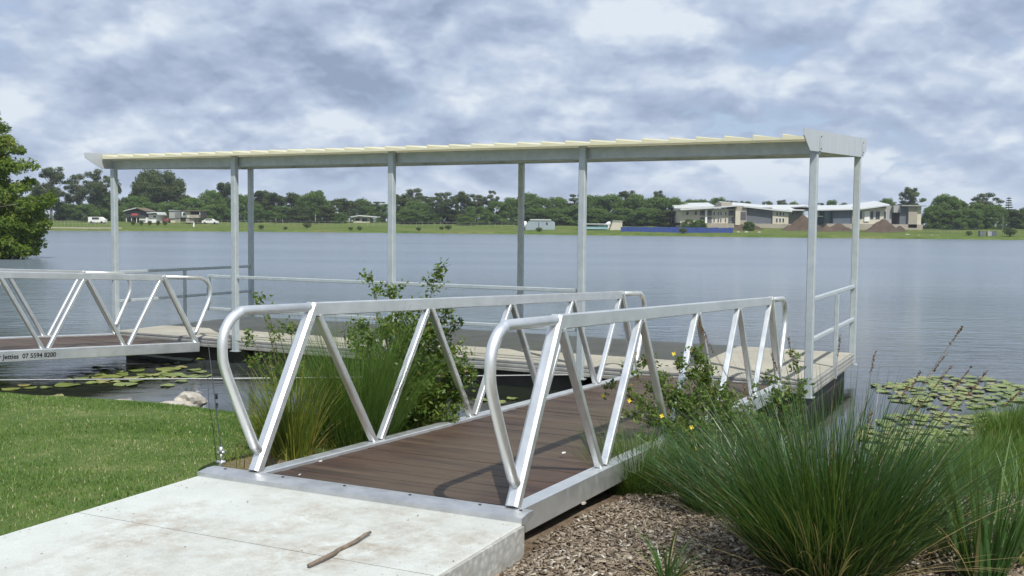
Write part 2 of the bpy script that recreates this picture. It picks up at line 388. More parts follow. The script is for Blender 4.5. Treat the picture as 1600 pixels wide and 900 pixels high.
def tq(x, y): dx, dy = x - G0[0], y - G0[1]; return dx * U2[0] + dy * U2[1], dx * V2[0] + dy * V2[1]
def ground_z(x, y):
    x = np.asarray(x, float); y = np.asarray(y, float); d = shore_sd(x, y); t, q = tq(x, y)
    top = .60 - .10 * sstep(.3, 1.5, q) - .05 * sstep(-.3, .6, t) * sstep(-.6, .1, q) * sstep(3.2, 2.4, q)
    land = top * (1 - np.exp(-np.maximum(d, 0) / 1.25)) / (1 - math.exp(-3.4)); land = np.minimum(land, top)
    land = land + .018 * lumps(x, y) * sstep(0, .6, d)
    slab = sstep(.15, -.05, t) * sstep(-.5, -.36, q) * sstep(2.1, 1.95, q)
    land = np.minimum(land, land * (1 - slab) + (.45) * slab) if True else land
    return np.where(d > 0, land, np.maximum(d * .45, -1.5))
def spaced(dense0, dense1, step, lo, hi, g=1.12):
    a = list(np.arange(dense0, dense1, step)); s = step; v = a[-1]
    while v < hi: s *= g; v += s; a.append(v)
    s = step; v = a[0]; left = []
    while v > lo: s *= g; v -= s; left.append(v)
    return np.array(left[::-1] + a)
gx = spaced(-8, 7.5, .07, -210, 170); gy = spaced(2.5, 13.2, .07, -55, 235)
X, Y = np.meshgrid(gx, gy); Z = ground_z(X, Y)
nx, ny = len(gx), len(gy)
idx = np.arange(nx * ny).reshape(ny, nx)
Fq = np.stack([idx[:-1, :-1], idx[:-1, 1:], idx[1:, 1:], idx[1:, :-1]], -1).reshape(-1, 4)
zq = Z.ravel()[Fq].max(1); Fq = Fq[zq > -1.0]
me = np_mesh('ground', np.stack([X, Y, Z], -1).reshape(-1, 3), Fq, np.zeros(nx * ny), M['ground'], True)
def lawn_mask(x, y):
    t, q = tq(x, y); d = shore_sd(x, y)
    bed = sstep(-.75, -.35, q + .25 * np.sin(t * 3) - .35 * sstep(1.0, -.3, t) + .2 * sstep(.6, 2.5, t) * 1)
    left = (1 - bed) * np.where(q < .5, 1, 0)
    right = sstep(2.6, 3.4, x - .15 * (y - 9)) * sstep(6.2, 7.6, y) * np.where(q > 1, 1, 0)
    return np.clip(left + right, 0, 1)
at = me.attributes.new('lawn', 'FLOAT', 'POINT'); at.data.foreach_set('value', lawn_mask(X, Y).ravel().astype(np.float32))
tag(link('ground', me), None, None, None, 'structure')
# lake
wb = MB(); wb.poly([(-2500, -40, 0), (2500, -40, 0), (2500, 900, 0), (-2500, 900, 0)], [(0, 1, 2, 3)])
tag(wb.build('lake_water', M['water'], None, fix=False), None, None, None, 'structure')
# far bank: rows behind the far shoreline
fs_px = np.linspace(-500, 2300, 141); fs_y = np.interp(fs_px, [-500, -150, 0, 400, 800, 1200, 1600, 2300], [357.5, 359.3, 360, 362, 366, 371, 375, 383.5])
fs = np.array([at_z(a, b, 0) for a, b in zip(fs_px, fs_y)])
PROF_D = np.array([-3, 0, 1.2, 6, 20, 42, 70, 120, 400, 2500]); PROF_Z = np.array([-.8, -.02, .5, .75, 1.35, 2.3, 2.75, 3.1, 4, 7])
rows = []
drs = [-3, 0, .6, 1.2, 3, 6, 10, 15, 20, 26, 33, 42, 55, 70, 90, 120, 200, 400, 900, 2500]
ang = unit(fs[:, :2])
for d_ in drs:
    P = fs.copy(); P[:, :2] += ang * d_; P[:, 2] = np.interp(d_, PROF_D, PROF_Z) + (NP.normal(0, .07, len(P)) if 1 < d_ < 80 else 0); rows.append(P)
FB = np.array(rows); n1, n0 = FB.shape[0], FB.shape[1]; idx = np.arange(n0 * n1).reshape(n1, n0)
Fq = np.stack([idx[:-1, :-1], idx[:-1, 1:], idx[1:, 1:], idx[1:, :-1]], -1).reshape(-1, 4)
tag(link('far_bank', np_mesh('far_bank', FB.reshape(-1, 3), Fq, np.zeros(n0 * n1), M['farbank'], True)), None, None, None, 'structure')
def far_pt(px, back):          # ground point of the far bank, `back` metres behind the shoreline seen at px
    yy = np.interp(px, fs_px, fs_y); p = at_z(px, yy, 0); u = unit(p[:2]); q = p[:2] + u * back
    return np.array([q[0], q[1], float(np.interp(back, PROF_D, PROF_Z))])
def px_size(p): return p[1] / F_PX     # metres per photo pixel at that distance
def z_at(px, py, p):           # height above base p of the sight line through photo row py
    return at_d(px, py, p[1])[2] - p[2]

# ------------------------------------------------------------------ path
ROTG = math.atan2(V2[1], V2[0])
path = link('footpath', None, None, (G0[0], G0[1], 0)); path.rotation_euler = (0, 0, ROTG); tag(path, None, None, None, 'structure')
jts = [-.13, -1.06, -2.6, -4.15, -5.7, -7.2]
for i in range(len(jts) - 1):
    b = MB(); b.bar((.785, jts[i] - .004, .47), (.785, jts[i + 1] + .004, .47), 2.24, .34, (0, 0, 1), .008); b.build('slab', M['path'], path)
b = MB(); b.box((1.9055, -7.2, .31), (1.921, -.135, .627)); b.build('slab_edge', M['pathside'], path)

# ------------------------------------------------------------------ gangways
def gangway(label, origin, xax, yax, slope, width, bottoms, tops, L, H, plank_from=0.03, start=True, name='gangway'):
    yv = Vector((yax[0], yax[1], slope)).normalized(); xv = Vector((xax[0], xax[1], 0)).normalized(); zv = xv.cross(yv)
    root = link(name, None); tag(root, label, 'gangway', 'aluminium gangways to the pontoon')
    root.matrix_world = Matrix(((xv[0], yv[0], zv[0], origin[0]), (xv[1], yv[1], zv[1], origin[1]), (xv[2], yv[2], zv[2], origin[2]), (0, 0, 0, 1)))
    def g(x, t, z): return Vector((x, t + slope * z, z))
    for side, x in enumerate((0., width)):
        b = MB(); b.bar(g(x, -.02, -.075), g(x, L + .02, -.075), .10, .15, (0, 0, 1), .006); b.build('bottom_chord', M['alu'], root)
        ins = .06 if side == 0 else -.06
        b = MB(); b.bar(g(x + ins, .02, -.085), g(x + ins, L, -.085), .02, .06, (0, 0, 1), .003); b.build('deck_angle', M['alu_dull'], root)
        b = MB(); b.bar(g(x, tops[0] - .03, H), g(x, tops[-1] + .03, H), .05, .09, (0, 0, 1), .006); b.build('top_rail', M['alu'], root)
        seq = []
        for i, tb in enumerate(bottoms):
            for tt in tops:
                if abs(tt - tb) < (tops[1] - tops[0]) * .75 and tt - tb != 0: seq.append((tb, tt))
        for tb, tt in seq:
            end = tb in (bottoms[0], bottoms[-1])
            s = 1 if tt > tb else -1
            wsec = .078 if end else .052
            p = g(x, tb + s * (.015 if end else .042), 0.0); q = g(x, tt - s * (.0 if end else .035), H - (.0 if end else .045))
            if end: q = g(x, tt - s * .02, H + .03)
            b = MB(); b.bar(p, q, wsec if end else .05, wsec, (1, 0, 0), .020 if end else .007)
            b.build('end_post' if end else 'brace', M['alu'], root)
        for e, (tt, tb) in enumerate(((tops[0], bottoms[0]), (tops[-1], bottoms[-1]))):
            s = -1 if e == 0 else 1
            ctrl = [(tt + s * .02, H + .012), (tb + s * .03, H + .010), (tb + s * .13, H - .005), (tb + s * .21, H - .05), (tb + s * .262, H - .125), (tb + s * .275, H - .22),
                    (tb + s * .255, H - .33), (tb + s * .13, H * .42), (tb - s * .005, .17), (tb - s * .045, .13)]
            pts = [g(x, a, c) for a, c in ctrl]
            # smooth with Catmull-Rom
            out = []
            for i in range(len(pts) - 1):
                p0, p1, p2, p3 = pts[max(i - 1, 0)], pts[i], pts[i + 1], pts[min(i + 2, len(pts) - 1)]
                if i in (0, 7, 8): out += [p1]; continue
                for k in range(4):
                    u = k / 4; out.append(.5 * ((2 * p1) + (p2 - p0) * u + (2 * p0 - 5 * p1 + 4 * p2 - p3) * u * u + (3 * p1 - p0 - 3 * p2 + p3) * u ** 3))
            out.append(pts[-1])
            b = MB(); b.tube(out, .031, 14); b.build('handrail_loop', M['alu'], root, True)
    # planks
    b = MB(); t = plank_from; rr = random.Random(5)
    while t < L - .05:
        w = .088; r = min(1, max(0, rr.gauss(.5, .28))); dz = rr.uniform(-.0015, .0015)
        b.box((.052, t, -.052 + dz), (width - .052, t + w, -.024 + dz), r); t += w + .0018
    b.build('plank_deck', M['plank'], root)
    for k in range(6):
        t = .3 + k * (L - .6) / 5
        b = MB(); b.cbox((.052, t - .04, -.15), (width - .052, t + .04, -.054)); b.build('cross_beam', M['alu_dull'], root)
    return root, g
ga, gp = .6341, 1.5229
topsA = [ga + k * gp for k in range(5)]; botA = [0] + [ga + (k + .5) * gp for k in range(4)] + [2 * ga + 4 * gp]
LA = botA[-1]
rootA, gA = gangway('aluminium truss gangway with dark timber planks leading from the concrete path', (G0[0], G0[1], .6723), V2, U2, -.0412, 1.78, botA, topsA, LA, 1.0)
b = MB(); b.prism([(-.135, -.05), (-.135, -.012), (-.045, .002), (.018, .002), (.018, -.02), (-.05, -.05)], 0, -.33, 1.905); b.build('threshold_plate', M['alu_dull'], rootA)
kp = 1.2756
botB = [k * kp for k in range(0, 8)]; topsB = [(k + .5) * kp for k in range(0, 7)]
K0 = (-4.9544, 16.2014, .3414)
rootB, gB = gangway('aluminium truss gangway at left with black phone number lettering, cut by the frame', K0, (-.82842, .56011), (-.56011, -.82842), .052, 2.0436, botB, topsB, botB[-1], 1.0)
# lettering on the outer face of its near chord
fc = bpy.data.curves.new('lettering', 'FONT'); fc.body = 'Superior Jetties  07 5594 8200'; fc.size = .088; fc.align_x = 'RIGHT'; fc.offset = .0012; fc.extrude = .0004
fo = bpy.data.objects.new('tmp', fc); COL.objects.link(fo); dg = bpy.context.evaluated_depsgraph_get()
lm = bpy.data.meshes.new_from_object(fo.evaluated_get(dg)); bpy.data.objects.remove(fo); lm.name = 'lettering'
lm.materials.clear(); lm.materials.append(M['ink'])
lo = link('lettering', lm, rootB)
# local: text x runs along -t (reading from left), up = z, face normal = -x
lo.matrix_local = Matrix(((0, 0, -1, -.0535), (-1, 0, 0, 2.0 * kp - .13), (0, 1, 0, -.108), (0, 0, 0, 1)))

# ------------------------------------------------------------------ pontoon and shelter
PX, PY, PZ = 3.5567, 12.2956, .376
prot = math.atan2(-.4474, .89433)
SP = 2.95; CK = [0, 1.0002, 2.0057, 2.9948, 3.878]; WD = 3.3767; X4 = -CK[4] * SP
pont = thing('floating_pontoon', 'long floating pontoon with tan concrete deck under the shelter', 'pontoon', (PX, PY, PZ), prot)
xe = [.0, -2.9, -5.8, -8.7, X4 - .02]
for i in range(4):
    b = MB(); b.bar((xe[i] - .006, WD / 2, -.05), (xe[i + 1] + .006, WD / 2, -.05), WD - .13, .10, (0, 0, 1), .008); b.build('deck_panel', M['deck'], pont)
    b = MB(); b.box((xe[i + 1] + .08, .14, -.80), (xe[i] - .08, WD - .14, -.101)); b.build('float_block', M['float'], pont)
def waler(p, q):
    for z, h, o in ((-.018, .034, 0), (-.072, .040, .0), (-.128, .046, 0.004)):
        b = MB(); b.bar((p[0], p[1], z), (q[0], q[1], z), .045 + o, h, (0, 0, 1), .005); b.build('edge_rail', M['waler'], pont)
    b = MB(); b.bar((p[0], p[1], -.075), (q[0], q[1], -.075), .03, .13, (0, 0, 1), .003); b.build('edge_channel', M['alu_dull'], pont)
waler((.0, .035), (X4 - .02, .035)); waler((.0, WD - .035), (X4 - .02, WD - .035))
waler((.024, .06), (.024, WD - .06)); waler((X4 - .044, .06), (X4 - .044, WD - .06))

sh = thing('boarding_shelter', 'long galvanised shelter with cream sheet roof standing on the pontoon', 'shelter', (PX, PY, PZ), prot)
HF, HB = 2.7175, 2.8976; SL = (HB - HF) / WD
def post(x, y, top, bot=-.17):
    b = MB(); b.bar((x, y, bot), (x, y, top), .09, .09, (0, 1, 0), .008); p = b.build('post', M['galv'], sh)
    b = MB(); b.box((x - .075, y - .055, bot - .012), (x + .075, y + .06, bot)); b.build('base_plate', M['galv_light'], p)
    return p
for k, c in enumerate(CK): post(-c * SP, -.01, HF + (.165 if k in (1, 2, 3) else 0))
BX = [0, -1.8678 * SP, X4]
for x in BX: post(x, WD + .01, HB)
b = MB(); b.cbox((X4 - .09, .04, HF), (.044, .12, HF + .155)); b.build('front_beam', M['galv'], sh)
b = MB(); b.cbox((X4 - .09, WD - .06, HB - .002), (.044, WD + .02, HB + .165)); b.build('back_beam', M['galv'], sh)
for c in (0, .5, 1, 1.5, 2, 2.5, 3, 3.5, 3.878):
    x = -c * SP; b = MB(); b.bar((x, .13, HF + .085), (x, WD - .07, HB + .08), .05, .12, (0, 0, 1), .004)
    if 0 < c < 3.8: b.build('rafter', M['galv'], sh)
# roof sheets: one saw-toothed profile running up the slope
b = MB(); n = 33; pitch = (-X4 + .06) / n; z0 = HF + .172
for i in range(n):
    xl = X4 - .05 + i * pitch; xr = xl + pitch - .004
    prof = [(xl, 0), (xr, 0), (xr, .024), (xl + .010, .058), (xl + .010, .070), (xl, .070)]
    vs = []
    for yy in (-.20, WD + .35):
        zz = z0 + SL * yy
        vs += [(a, yy, zz + c) for a, c in prof]
    m_ = 6
    b.poly(vs, [(j, (j + 1) % m_, (j + 1) % m_ + m_, j + m_) for j in range(m_)] + [tuple(range(m_ - 1, -1, -1)), tuple(range(m_, 2 * m_))])
b.build('roof_sheeting', M['roof'], sh)
def fascia(x0, x1, nz):
    f = lambda yy: SL * yy
    prof = [(nz, HF + .272 + f(nz)), (nz, HF + .195 + f(nz)), (nz + .36, HF + .0), (WD + .12, HB + .0), (WD + .42, HB + .12), (WD + .42, HF + .272 + f(WD + .42))]
    b = MB(); b.prism(prof, 0, x0, x1); return b.build('end_fascia', M['galv_light'], sh)
fr = fascia(.048, .060, -.95); fascia(X4 - .104, X4 - .092, -.52)
for yy, zz in ((0, HF), (WD, HB)):
    b = MB(); b.box((.060, yy - .05, zz + .03), (.072, yy + .05, zz + .17)); br = b.build('bracket', M['galv'], fr)
    for dz in (.06, .2):
        b = MB(); b.tube([(.072, yy, zz + dz), (.080, yy, zz + dz)], .010, 8); b.build('bolt', M['bolt'], fr)
# railings between the posts
def rail(p, q, z, w=.05): b = MB(); b.bar((p[0], p[1], z), (q[0], q[1], z), w, .05, (0, 0, 1), .006); return b.build('handrail', M['galv'], sh)
def upright(x, y, z0_, z1): b = MB(); b.bar((x, y, z0_), (x, y, z1), .05, .05, (0, 1, 0), .005); return b.build('rail_upright', M['galv'], sh)
for xx in (0., X4):                                    # both ends
    for z in (.99, .50): rail((xx, .04), (xx, WD - .04), z)
    upright(xx + (.05 if xx == 0 else 0), WD / 2 - .1, -.15 if xx == 0 else 0, .965)
xA0 = -CK[3] * SP
for z in (.99, .47):
    rail((xA0 + .045, 0), (-CK[2] * SP - .045, 0), z); rail((-CK[2] * SP + .045, 0), (-CK[1] * SP - .045, 0), z)
    rail((xA0 - .045, 0), (xA0 - .56, 0), z)
upright(xA0 - .56, 0, .495, .965)

# ------------------------------------------------------------------ cables, float, rocks, stick
p1 = at_d(-260, 595.5, 12.2); p2 = at_d(903, 585.5, 13.35)
b = MB(); b.tube([p1, .5 * (p1 + p2) - np.array([0, 0, .01]), p2], .008, 6)
tag(b.build('mooring_cable', M['rope'], None, True), 'thin pale cable stretched low and level over the water beside the lily pads', 'cable')
pa = np.array([*(G0 + V2 * -.40 + U2 * .16), .62]); pb = at_d(324.5, 531, 16.05)
stay = thing('mooring_stay', 'thin wire with shackle running from the path corner to the pontoon', 'cable', pa)
b = MB(); b.tube([Vector((0, 0, .13)), Vector(pb - pa)], .004, 6); b.build('wire', M['bolt'], stay, True)
b = MB(); b.tube([(0, 0, -.05), (0, 0, .03), (.012, 0, .05)], .014, 8); b.tube([(-.028, 0, .04), (.028, 0, .04)], .012, 8); b.tube([(0, 0, .05), (0, 0, .10)], [.010, .008], 8); b.tube([(-.024, 0, .10), (.024, 0, .105)], .011, 8); b.tube([(0, 0, .10), (0, 0, .14)], .014, 8)
b.build('shackle', M['alu_dull'], stay, True)
b = MB(); pf = at_d(338, 617, 10.5)
fl = [(0, 0, -.075), (0, 0, -.06), (.004, 0, -.03), (.002, 0, .0), (.0, 0, .03), (.002, 0, .055), (0, 0, .07)]
ln = pa + (pb - pa) * .42
b.tube(fl, [.008, .022, .026, .016, .02, .024, .006], 8)
o = tag(b.build('cable_float', M['black'], None, True), 'small black float beside the thin wire over the water', 'float')
pf = at_z(338, 619, .06); o.location = pf; o.scale = (.8, .8, .5)
def rock(px, py, z, sx, sy, sz, seed, label):
    import bmesh
    bm = bmesh.new(); bmesh.ops.create_icosphere(bm, subdivisions=3, radius=1); rr = random.Random(seed)
    ph = [rr.uniform(0, 6) for _ in range(6)]
    for v in bm.verts:
        c = v.co; k = 1 + .22 * math.sin(2.3 * c.x + ph[0]) * math.sin(2.9 * c.y + ph[1]) + .13 * math.sin(6 * c.z + ph[2] + 4 * c.x) + rr.uniform(-.05, .05)
        v.co = Vector((c.x * sx * k, c.y * sy * k, c.z * sz * k))
    me = bpy.data.meshes.new('rock'); bm.to_mesh(me); bm.free(); me.materials.append(M['rock'])
    o = link('rock', me, None, at_z(px, py, z)); o.rotation_euler = (0, 0, rr.uniform(0, 6)); tag(o, label, 'rock', 'rocks on the lawn edge')
rock(300, 628, .10, .17, .15, .13, 1, 'pale upright rock at the water edge, tallest of the three')
rock(268, 634, .10, .16, .12, .05, 2, 'flat low rock beside the tallest pale rock')
rock(182, 633, .10, .22, .15, .06, 3, 'wide brownish rock on the grass edge, nearest the lily pads')
sA = at_z(482, 884, .653); sB = at_z(584, 833, .655)
d_ = sB - sA; pr_ = np.array([-d_[1], d_[0], 0])
b = MB(); ks = [(0, 0), (.10, -.015), (.24, -.02), (.38, .0), (.47, .03), (.58, .028), (.72, .01), (.88, .025), (1, .035)]
b.tube([sA + d_ * a + pr_ * c + np.array([0, 0, .006 * math.sin(a * 9)]) for a, c in ks], [.0095, .010, .0105, .012, .0105, .010, .0105, .009, .007], 10)
tag(b.build('stick', M['stick'], None, True), 'crooked dry brown stick lying on the concrete path', 'stick')
def litter(name, pts_px, z, s, m, label, grp=None, long=1.0):
    for i, (a, c) in enumerate(pts_px):
        b = MB(); p = at_z(a, c, z); t = R_.uniform(0, 3); e = Vector((math.cos(t), math.sin(t), 0)); f_ = Vector((-e.y, e.x, 0))
        P = Vector(p); n = 6; ring = [P + e * (s * long * math.cos(k * 1.047) * R_.uniform(.7, 1.1)) + f_ * (s * .6 * math.sin(k * 1.047) * R_.uniform(.7, 1.1)) for k in range(n)]
        top = [q + Vector((0, 0, s * .3 + R_.uniform(0, s * .3))) for q in ring]
        b.poly(ring + top, [tuple(range(5, -1, -1)), tuple(range(6, 12))] + [(k, (k + 1) % n, (k + 1) % n + n, k + n) for k in range(n)])
        tag(b.build(name, m, None), label[i], 'litter', grp)
litter('paper_scrap', [(501, 721)], .653, .015, M['white'], ['white scrap on the planks near the left end post'], None, 1.2)
litter('paper_scrap', [(468, 742)], .655, .011, M['white'], ['small pale scrap on the first planks by the threshold plate'], None, 1.2)
litter('paper_scrap', [(881, 708)], .62, .016, M['white'], ['white scrap on the planks beside the right truss'], None, 1.6)
litter('pebble', [(653, 805), (638, 812), (387, 784), (709, 876)], .645, .008, M['rock'],
       ['dark crumb on the path, nearest the threshold plate', 'dark crumb on the path just beside the topmost one', 'pale crumb on the stained left side of the path', 'crumb at the right edge of the path'], 'crumbs on the path')
litter('bark_piece', [(912, 787)], .51, .022, M['rock'], ['whitish bark piece on the mulch beside the gangway'], None, 1.6)

def grit():
    rng = np.random.default_rng(31); n = 170; t = rng.uniform(-2.6, -.15, n); q = rng.uniform(-.3, 1.85, n)
    q = np.where(rng.random(n) < .45, np.where(rng.random(n) < .5, -.3 + .18 * rng.random(n) ** 2, 1.87 - .2 * rng.random(n) ** 2), q)
    C = np.stack([G0[0] + U2[0] * t + V2[0] * q, G0[1] + U2[1] * t + V2[1] * q, np.full(n, .6425)], -1)
    V, Fc, rd = quads(C, unit(rng.normal(0, .25, (n, 3)) + np.array([0, 0, 1])), rng.uniform(.005, .016, n), .5, rng, .3 + .6 * rng.random(n))
    V[:, 2] = np.maximum(V[:, 2], .6412)
    tag(link('grit', np_mesh('grit', V, Fc, rd, M['chip'])), 'scattered grit and dry leaf crumbs on the concrete path', 'grit', None, 'stuff')
grit()
for q in (-.2, .25, .7, 1.15, 1.6, 1.85):
    b = MB(); b.tube([(q, -.03, .0), (q, -.03, .007)], .009, 8); b.build('bolt', M['bolt'], rootA)

# ------------------------------------------------------------------ lily pads
def pad_mesh(seed):
    rr = random.Random(seed); n = 22; vs = [(0, 0, .004)]
    for k in range(n + 1):
        a = .13 + (2 * math.pi - .26) * k / n; r = .5 * (1 + .04 * math.sin(3 * a + seed) + rr.uniform(-.02, .02))
        vs.append((r * math.cos(a), r * math.sin(a), .006 + .012 * max(0, math.sin(2 * a + seed))))
    nv = len(vs); b = MB()
    top = vs; bot = [(x, y, z - .003) for x, y, z in vs]
    b.poly(top + bot, [(0, k, k + 1) for k in range(1, n + 1)] + [(nv, nv + k + 1, nv + k) for k in range(1, n + 1)] + [(k, nv + k, nv + k + 1, k + 1) for k in range(1, n + 1)], rr.random())
    return b.mesh('lily_pad', M['pad'])
PADS = [pad_mesh(i) for i in range(9)]
def pad(p, d, label, grp):
    o = link('lily_pad', R_.choice(PADS), None, (p[0], p[1], .004 + R_.uniform(0, .006))); o.scale = (d, d * R_.uniform(.88, 1), 1); o.rotation_euler = (R_.uniform(-.006, .006), R_.uniform(-.006, .006), R_.uniform(0, 6.28))
    tag(o, label, 'lily pad', grp)
left_pads = [(17, 609, 27), (39, 603, 20), (47, 607, 20), (72, 607, 18), (105, 603, 38), (127, 592, 24), (146, 599, 24), (172, 590, 36), (197, 602, 38), (167, 581, 20), (187, 578, 16),
             (213, 580, 26), (207, 591, 26), (230, 593, 22), (237, 587, 24), (263, 578, 40), (268, 587, 38), (298, 590, 30), (312, 562, 18), (303, 579, 22), (258, 571, 16), (283, 575, 22),
             (90, 620, 20), (207, 575, 14), (320, 589, 16), (190, 585, 20), (222, 586, 18), (250, 592, 18), (155, 586, 14), (275, 568, 12), (228, 573, 14), (180, 598, 16)]
for a, c, w in left_pads:
    p = at_z(a, c, 0); pad(p, w * p[1] / F_PX, 'green lily pad floating in the dark water between lawn and left gangway', 'lily pads by the left gangway')
for a, c, w in [(752, 626, 22), (778, 630, 26), (801, 624, 20), (818, 633, 24), (790, 639, 24), (838, 628, 18)]:
    p = at_z(a, c, 0); pad(p, w * p[1] / F_PX, 'lily pad in the dark gap behind the left rail of the planked gangway', 'lily pads beside the planked gangway')
placed = [(at_z(a, c, 0), w * at_z(a, c, 0)[1] / F_PX * .7) for a, c, w in left_pads]
def cluster(cx, cy, rx, ry, n, label, grp):
    k = 0
    for _ in range(n * 40):
        if k >= n: break
        a = R_.uniform(0, 6.28); r = R_.random() ** .62 * 1.12; px, py = cx + rx * r * math.cos(a), cy + ry * r * math.sin(a)
        p = at_z(px, py, 0); d = R_.uniform(.10, .25)
        if shore_sd(p[0], p[1]) > -.05: continue
        if any((p[0] - q[0]) ** 2 + (p[1] - q[1]) ** 2 < ((d + e) * .37) ** 2 for q, e in placed): continue
        placed.append((p, d)); pad(p, d, label, grp); k += 1
cluster(1490, 614, 105, 23, 115, 'yellow green lily pad in the far patch on the open water at right', 'far patch of lily pads')
cluster(1450, 686, 95, 38, 105, 'yellow green lily pad in the near patch just past the big tussock', 'near patch of lily pads')
cluster(1560, 662, 55, 14, 22, 'lily pad in the small patch against the right grassy bank', 'bank patch of lily pads')
cluster(215, 588, 105, 15, 26, 'green lily pad floating in the dark water between lawn and left gangway', 'lily pads by the left gangway')
cluster(1395, 603, 30, 3, 8, 'small lily pad straying left of the far patch', 'stray lily pads')

# ------------------------------------------------------------------ grass, mulch
def scatter_poly(n, x0, x1, y0, y1, rng): return rng.uniform(x0, x1, n), rng.uniform(y0, y1, n)
x, y = scatter_poly(330000, -8.5, -.6, 4.0, 12.8, NP)
keep = (np.abs(x) < .56 * y + .5) & (shore_sd(x, y) > .02); x, y = x[keep], y[keep]
t, q = tq(x, y); lm_ = lawn_mask(x, y)
mott0 = np.sin(x * 3.7 + 2 * np.sin(y * 2.3)) * np.sin(y * 4.2 + 1.5 * np.sin(x * 2.9))
patchy = .62 + .38 * np.sin(x * 1.9 + 2 * np.sin(y * 1.1)) * np.sin(y * 2.3)
keep = (NP.random(len(x)) < lm_ * np.clip(.25 + .85 * patchy - .25 * (mott0 > .45), .05, 1)) & ~((t < .05) & (q > -.35)) & (q < -.348)
x, y = x[keep], y[keep]; n = len(x); dd = shore_sd(x, y)
lush = .5 + .5 * np.sin(x * 1.3 + 1.7 * np.sin(y * .9 + 1)) * np.cos(y * 1.6 - x * .4)
L = (.014 + .022 * NP.random(n)) * (.7 + .6 * lush) + .07 * np.random.default_rng(4).random(n) * np.exp(-dd / .15)
base = np.stack([x, y, ground_z(x, y) - .004], -1)
mott = np.sin(x * 5.1 + 2 * np.sin(y * 3.3)) * np.sin(y * 6.2 + 1.5 * np.sin(x * 4.1))
r0 = np.clip(NP.normal(.44, .2, n) + .45 * (.5 - lush) + .14 * mott, 0, .97); r0[NP.random(n) < .03] = 1
V, Fc, rr_ = blades(base, L, NP.uniform(0, 6.28, n), NP.uniform(.05, .7, n), NP.uniform(.1, .9, n), NP.uniform(.004, .008, n), NP, 2, r0)
tag(link('lawn_grass', np_mesh('lawn_grass', V, Fc, rr_, M['lawn'])), 'short mown green lawn sloping from the path to the water', 'grass', None, 'stuff')
# rough grass on the right bank
x, y = scatter_poly(60000, 2.2, 8.0, 6.0, 13.4, NP)
lm_ = lawn_mask(x, y); keep = (NP.random(len(x)) < lm_ * .8) & (shore_sd(x, y) > .0) & (x < .54 * y + .6); x, y = x[keep], y[keep]; n = len(x)
base = np.stack([x, y, ground_z(x, y) - .01], -1)
V, Fc, rr_ = blades(base, NP.uniform(.10, .32, n), NP.uniform(0, 6.28, n), NP.uniform(.05, .5, n), NP.uniform(.2, 1.2, n), NP.uniform(.004, .009, n), NP, 3)
tag(link('rough_grass', np_mesh('rough_grass', V, Fc, rr_, M['reed'])), 'long rough grass covering the right bank down to the lily pads', 'grass', None, 'stuff')
# dry tufts and leaf litter on the bed left of the gangway and sparse weeds in the mulch
x, y = scatter_poly(5000, -3.4, 0., 6.2, 10.5, NP); t, q = tq(x, y)
keep = (q < -.1) & (q > -1.1) & (shore_sd(x, y) > .03) & (lawn_mask(x, y) < .6); x, y = x[keep], y[keep]; n = len(x)
V, Fc, rr_ = blades(np.stack([x, y, ground_z(x, y) - .01], -1), NP.uniform(.05, .22, n), NP.uniform(0, 6.28, n), NP.uniform(.1, 1.1, n), NP.uniform(.1, 1.2, n), NP.uniform(.004, .008, n), NP, 3, NP.uniform(.3, 1, n))
tag(link('bed_weeds', np_mesh('bed_weeds', V, Fc, rr_, M['sedge'])), 'dry weeds and straw on the garden bed left of the gangway', 'weeds', None, 'stuff')
# bark mulch
def chips(n, x0, x1, y0, y1, cond, smin, smax):
    x, y = scatter_poly(n, x0, x1, y0, y1, NP); k = cond(x, y); x, y = x[k], y[k]; n = len(x)
    z = ground_z(x, y); nr = unit(np.stack([NP.normal(0, .35, n), NP.normal(0, .35, n), np.ones(n)], -1))
    sz = NP.uniform(smin, smax, n); C = np.stack([x, y, z + .006 + NP.random(n) * .014], -1)
    t_ = unit(np.cross(nr, NP.normal(size=(n, 3)))); b_ = np.cross(nr, t_)
    L = (sz * .5)[:, None]; Wd = L * NP.uniform(.25, .6, n)[:, None]; H = NP.uniform(.0015, .004, n)[:, None]
    c8 = [C + sx * t_ * L + sy * b_ * Wd + szz * nr * H for szz in (-1, 1) for sx, sy in ((-1, -1), (1, -.8), (.9, 1), (-.9, .7))]
    V = np.stack(c8, 1).reshape(-1, 3)
    q = np.array([[3, 2, 1, 0], [4, 5, 6, 7], [0, 1, 5, 4], [1, 2, 6, 5], [2, 3, 7, 6], [3, 0, 4, 7]])
    Fc = (np.arange(n)[:, None, None] * 8 + q[None]).reshape(-1, 4)
    return V, Fc, np.repeat(np.clip(NP.normal(.48, .27, n), 0, 1), 8)
V, Fc, rr_ = chips(95000, -.4, 5.2, 2.8, 8.6, lambda x, y: (lambda t, q: ((q > 1.93) | (t > .1)) & (q > 1.86) & (x < .55 * y + .5) & (x > -.35 * y - .0) & (shore_sd(x, y) > .1) & (lawn_mask(x, y) < .7))(*tq(x, y)), .010, .042)
VB = chips(1300, -.4, 5.2, 2.8, 8.6, lambda x, y: (lambda t, q: ((q > 1.93) | (t > .1)) & (q > 1.88) & (x < .55 * y + .5) & (x > -.35 * y) & (shore_sd(x, y) > .1) & (lawn_mask(x, y) < .7))(*tq(x, y)), .04, .10)
V, Fc, rr_ = cat_mesh([(V, Fc, rr_), VB])
tag(link('bark_mulch', np_mesh('bark_mulch', V, Fc, rr_, M['chip'])), 'brown bark mulch covering the bed right of the gangway', 'mulch', None, 'stuff')

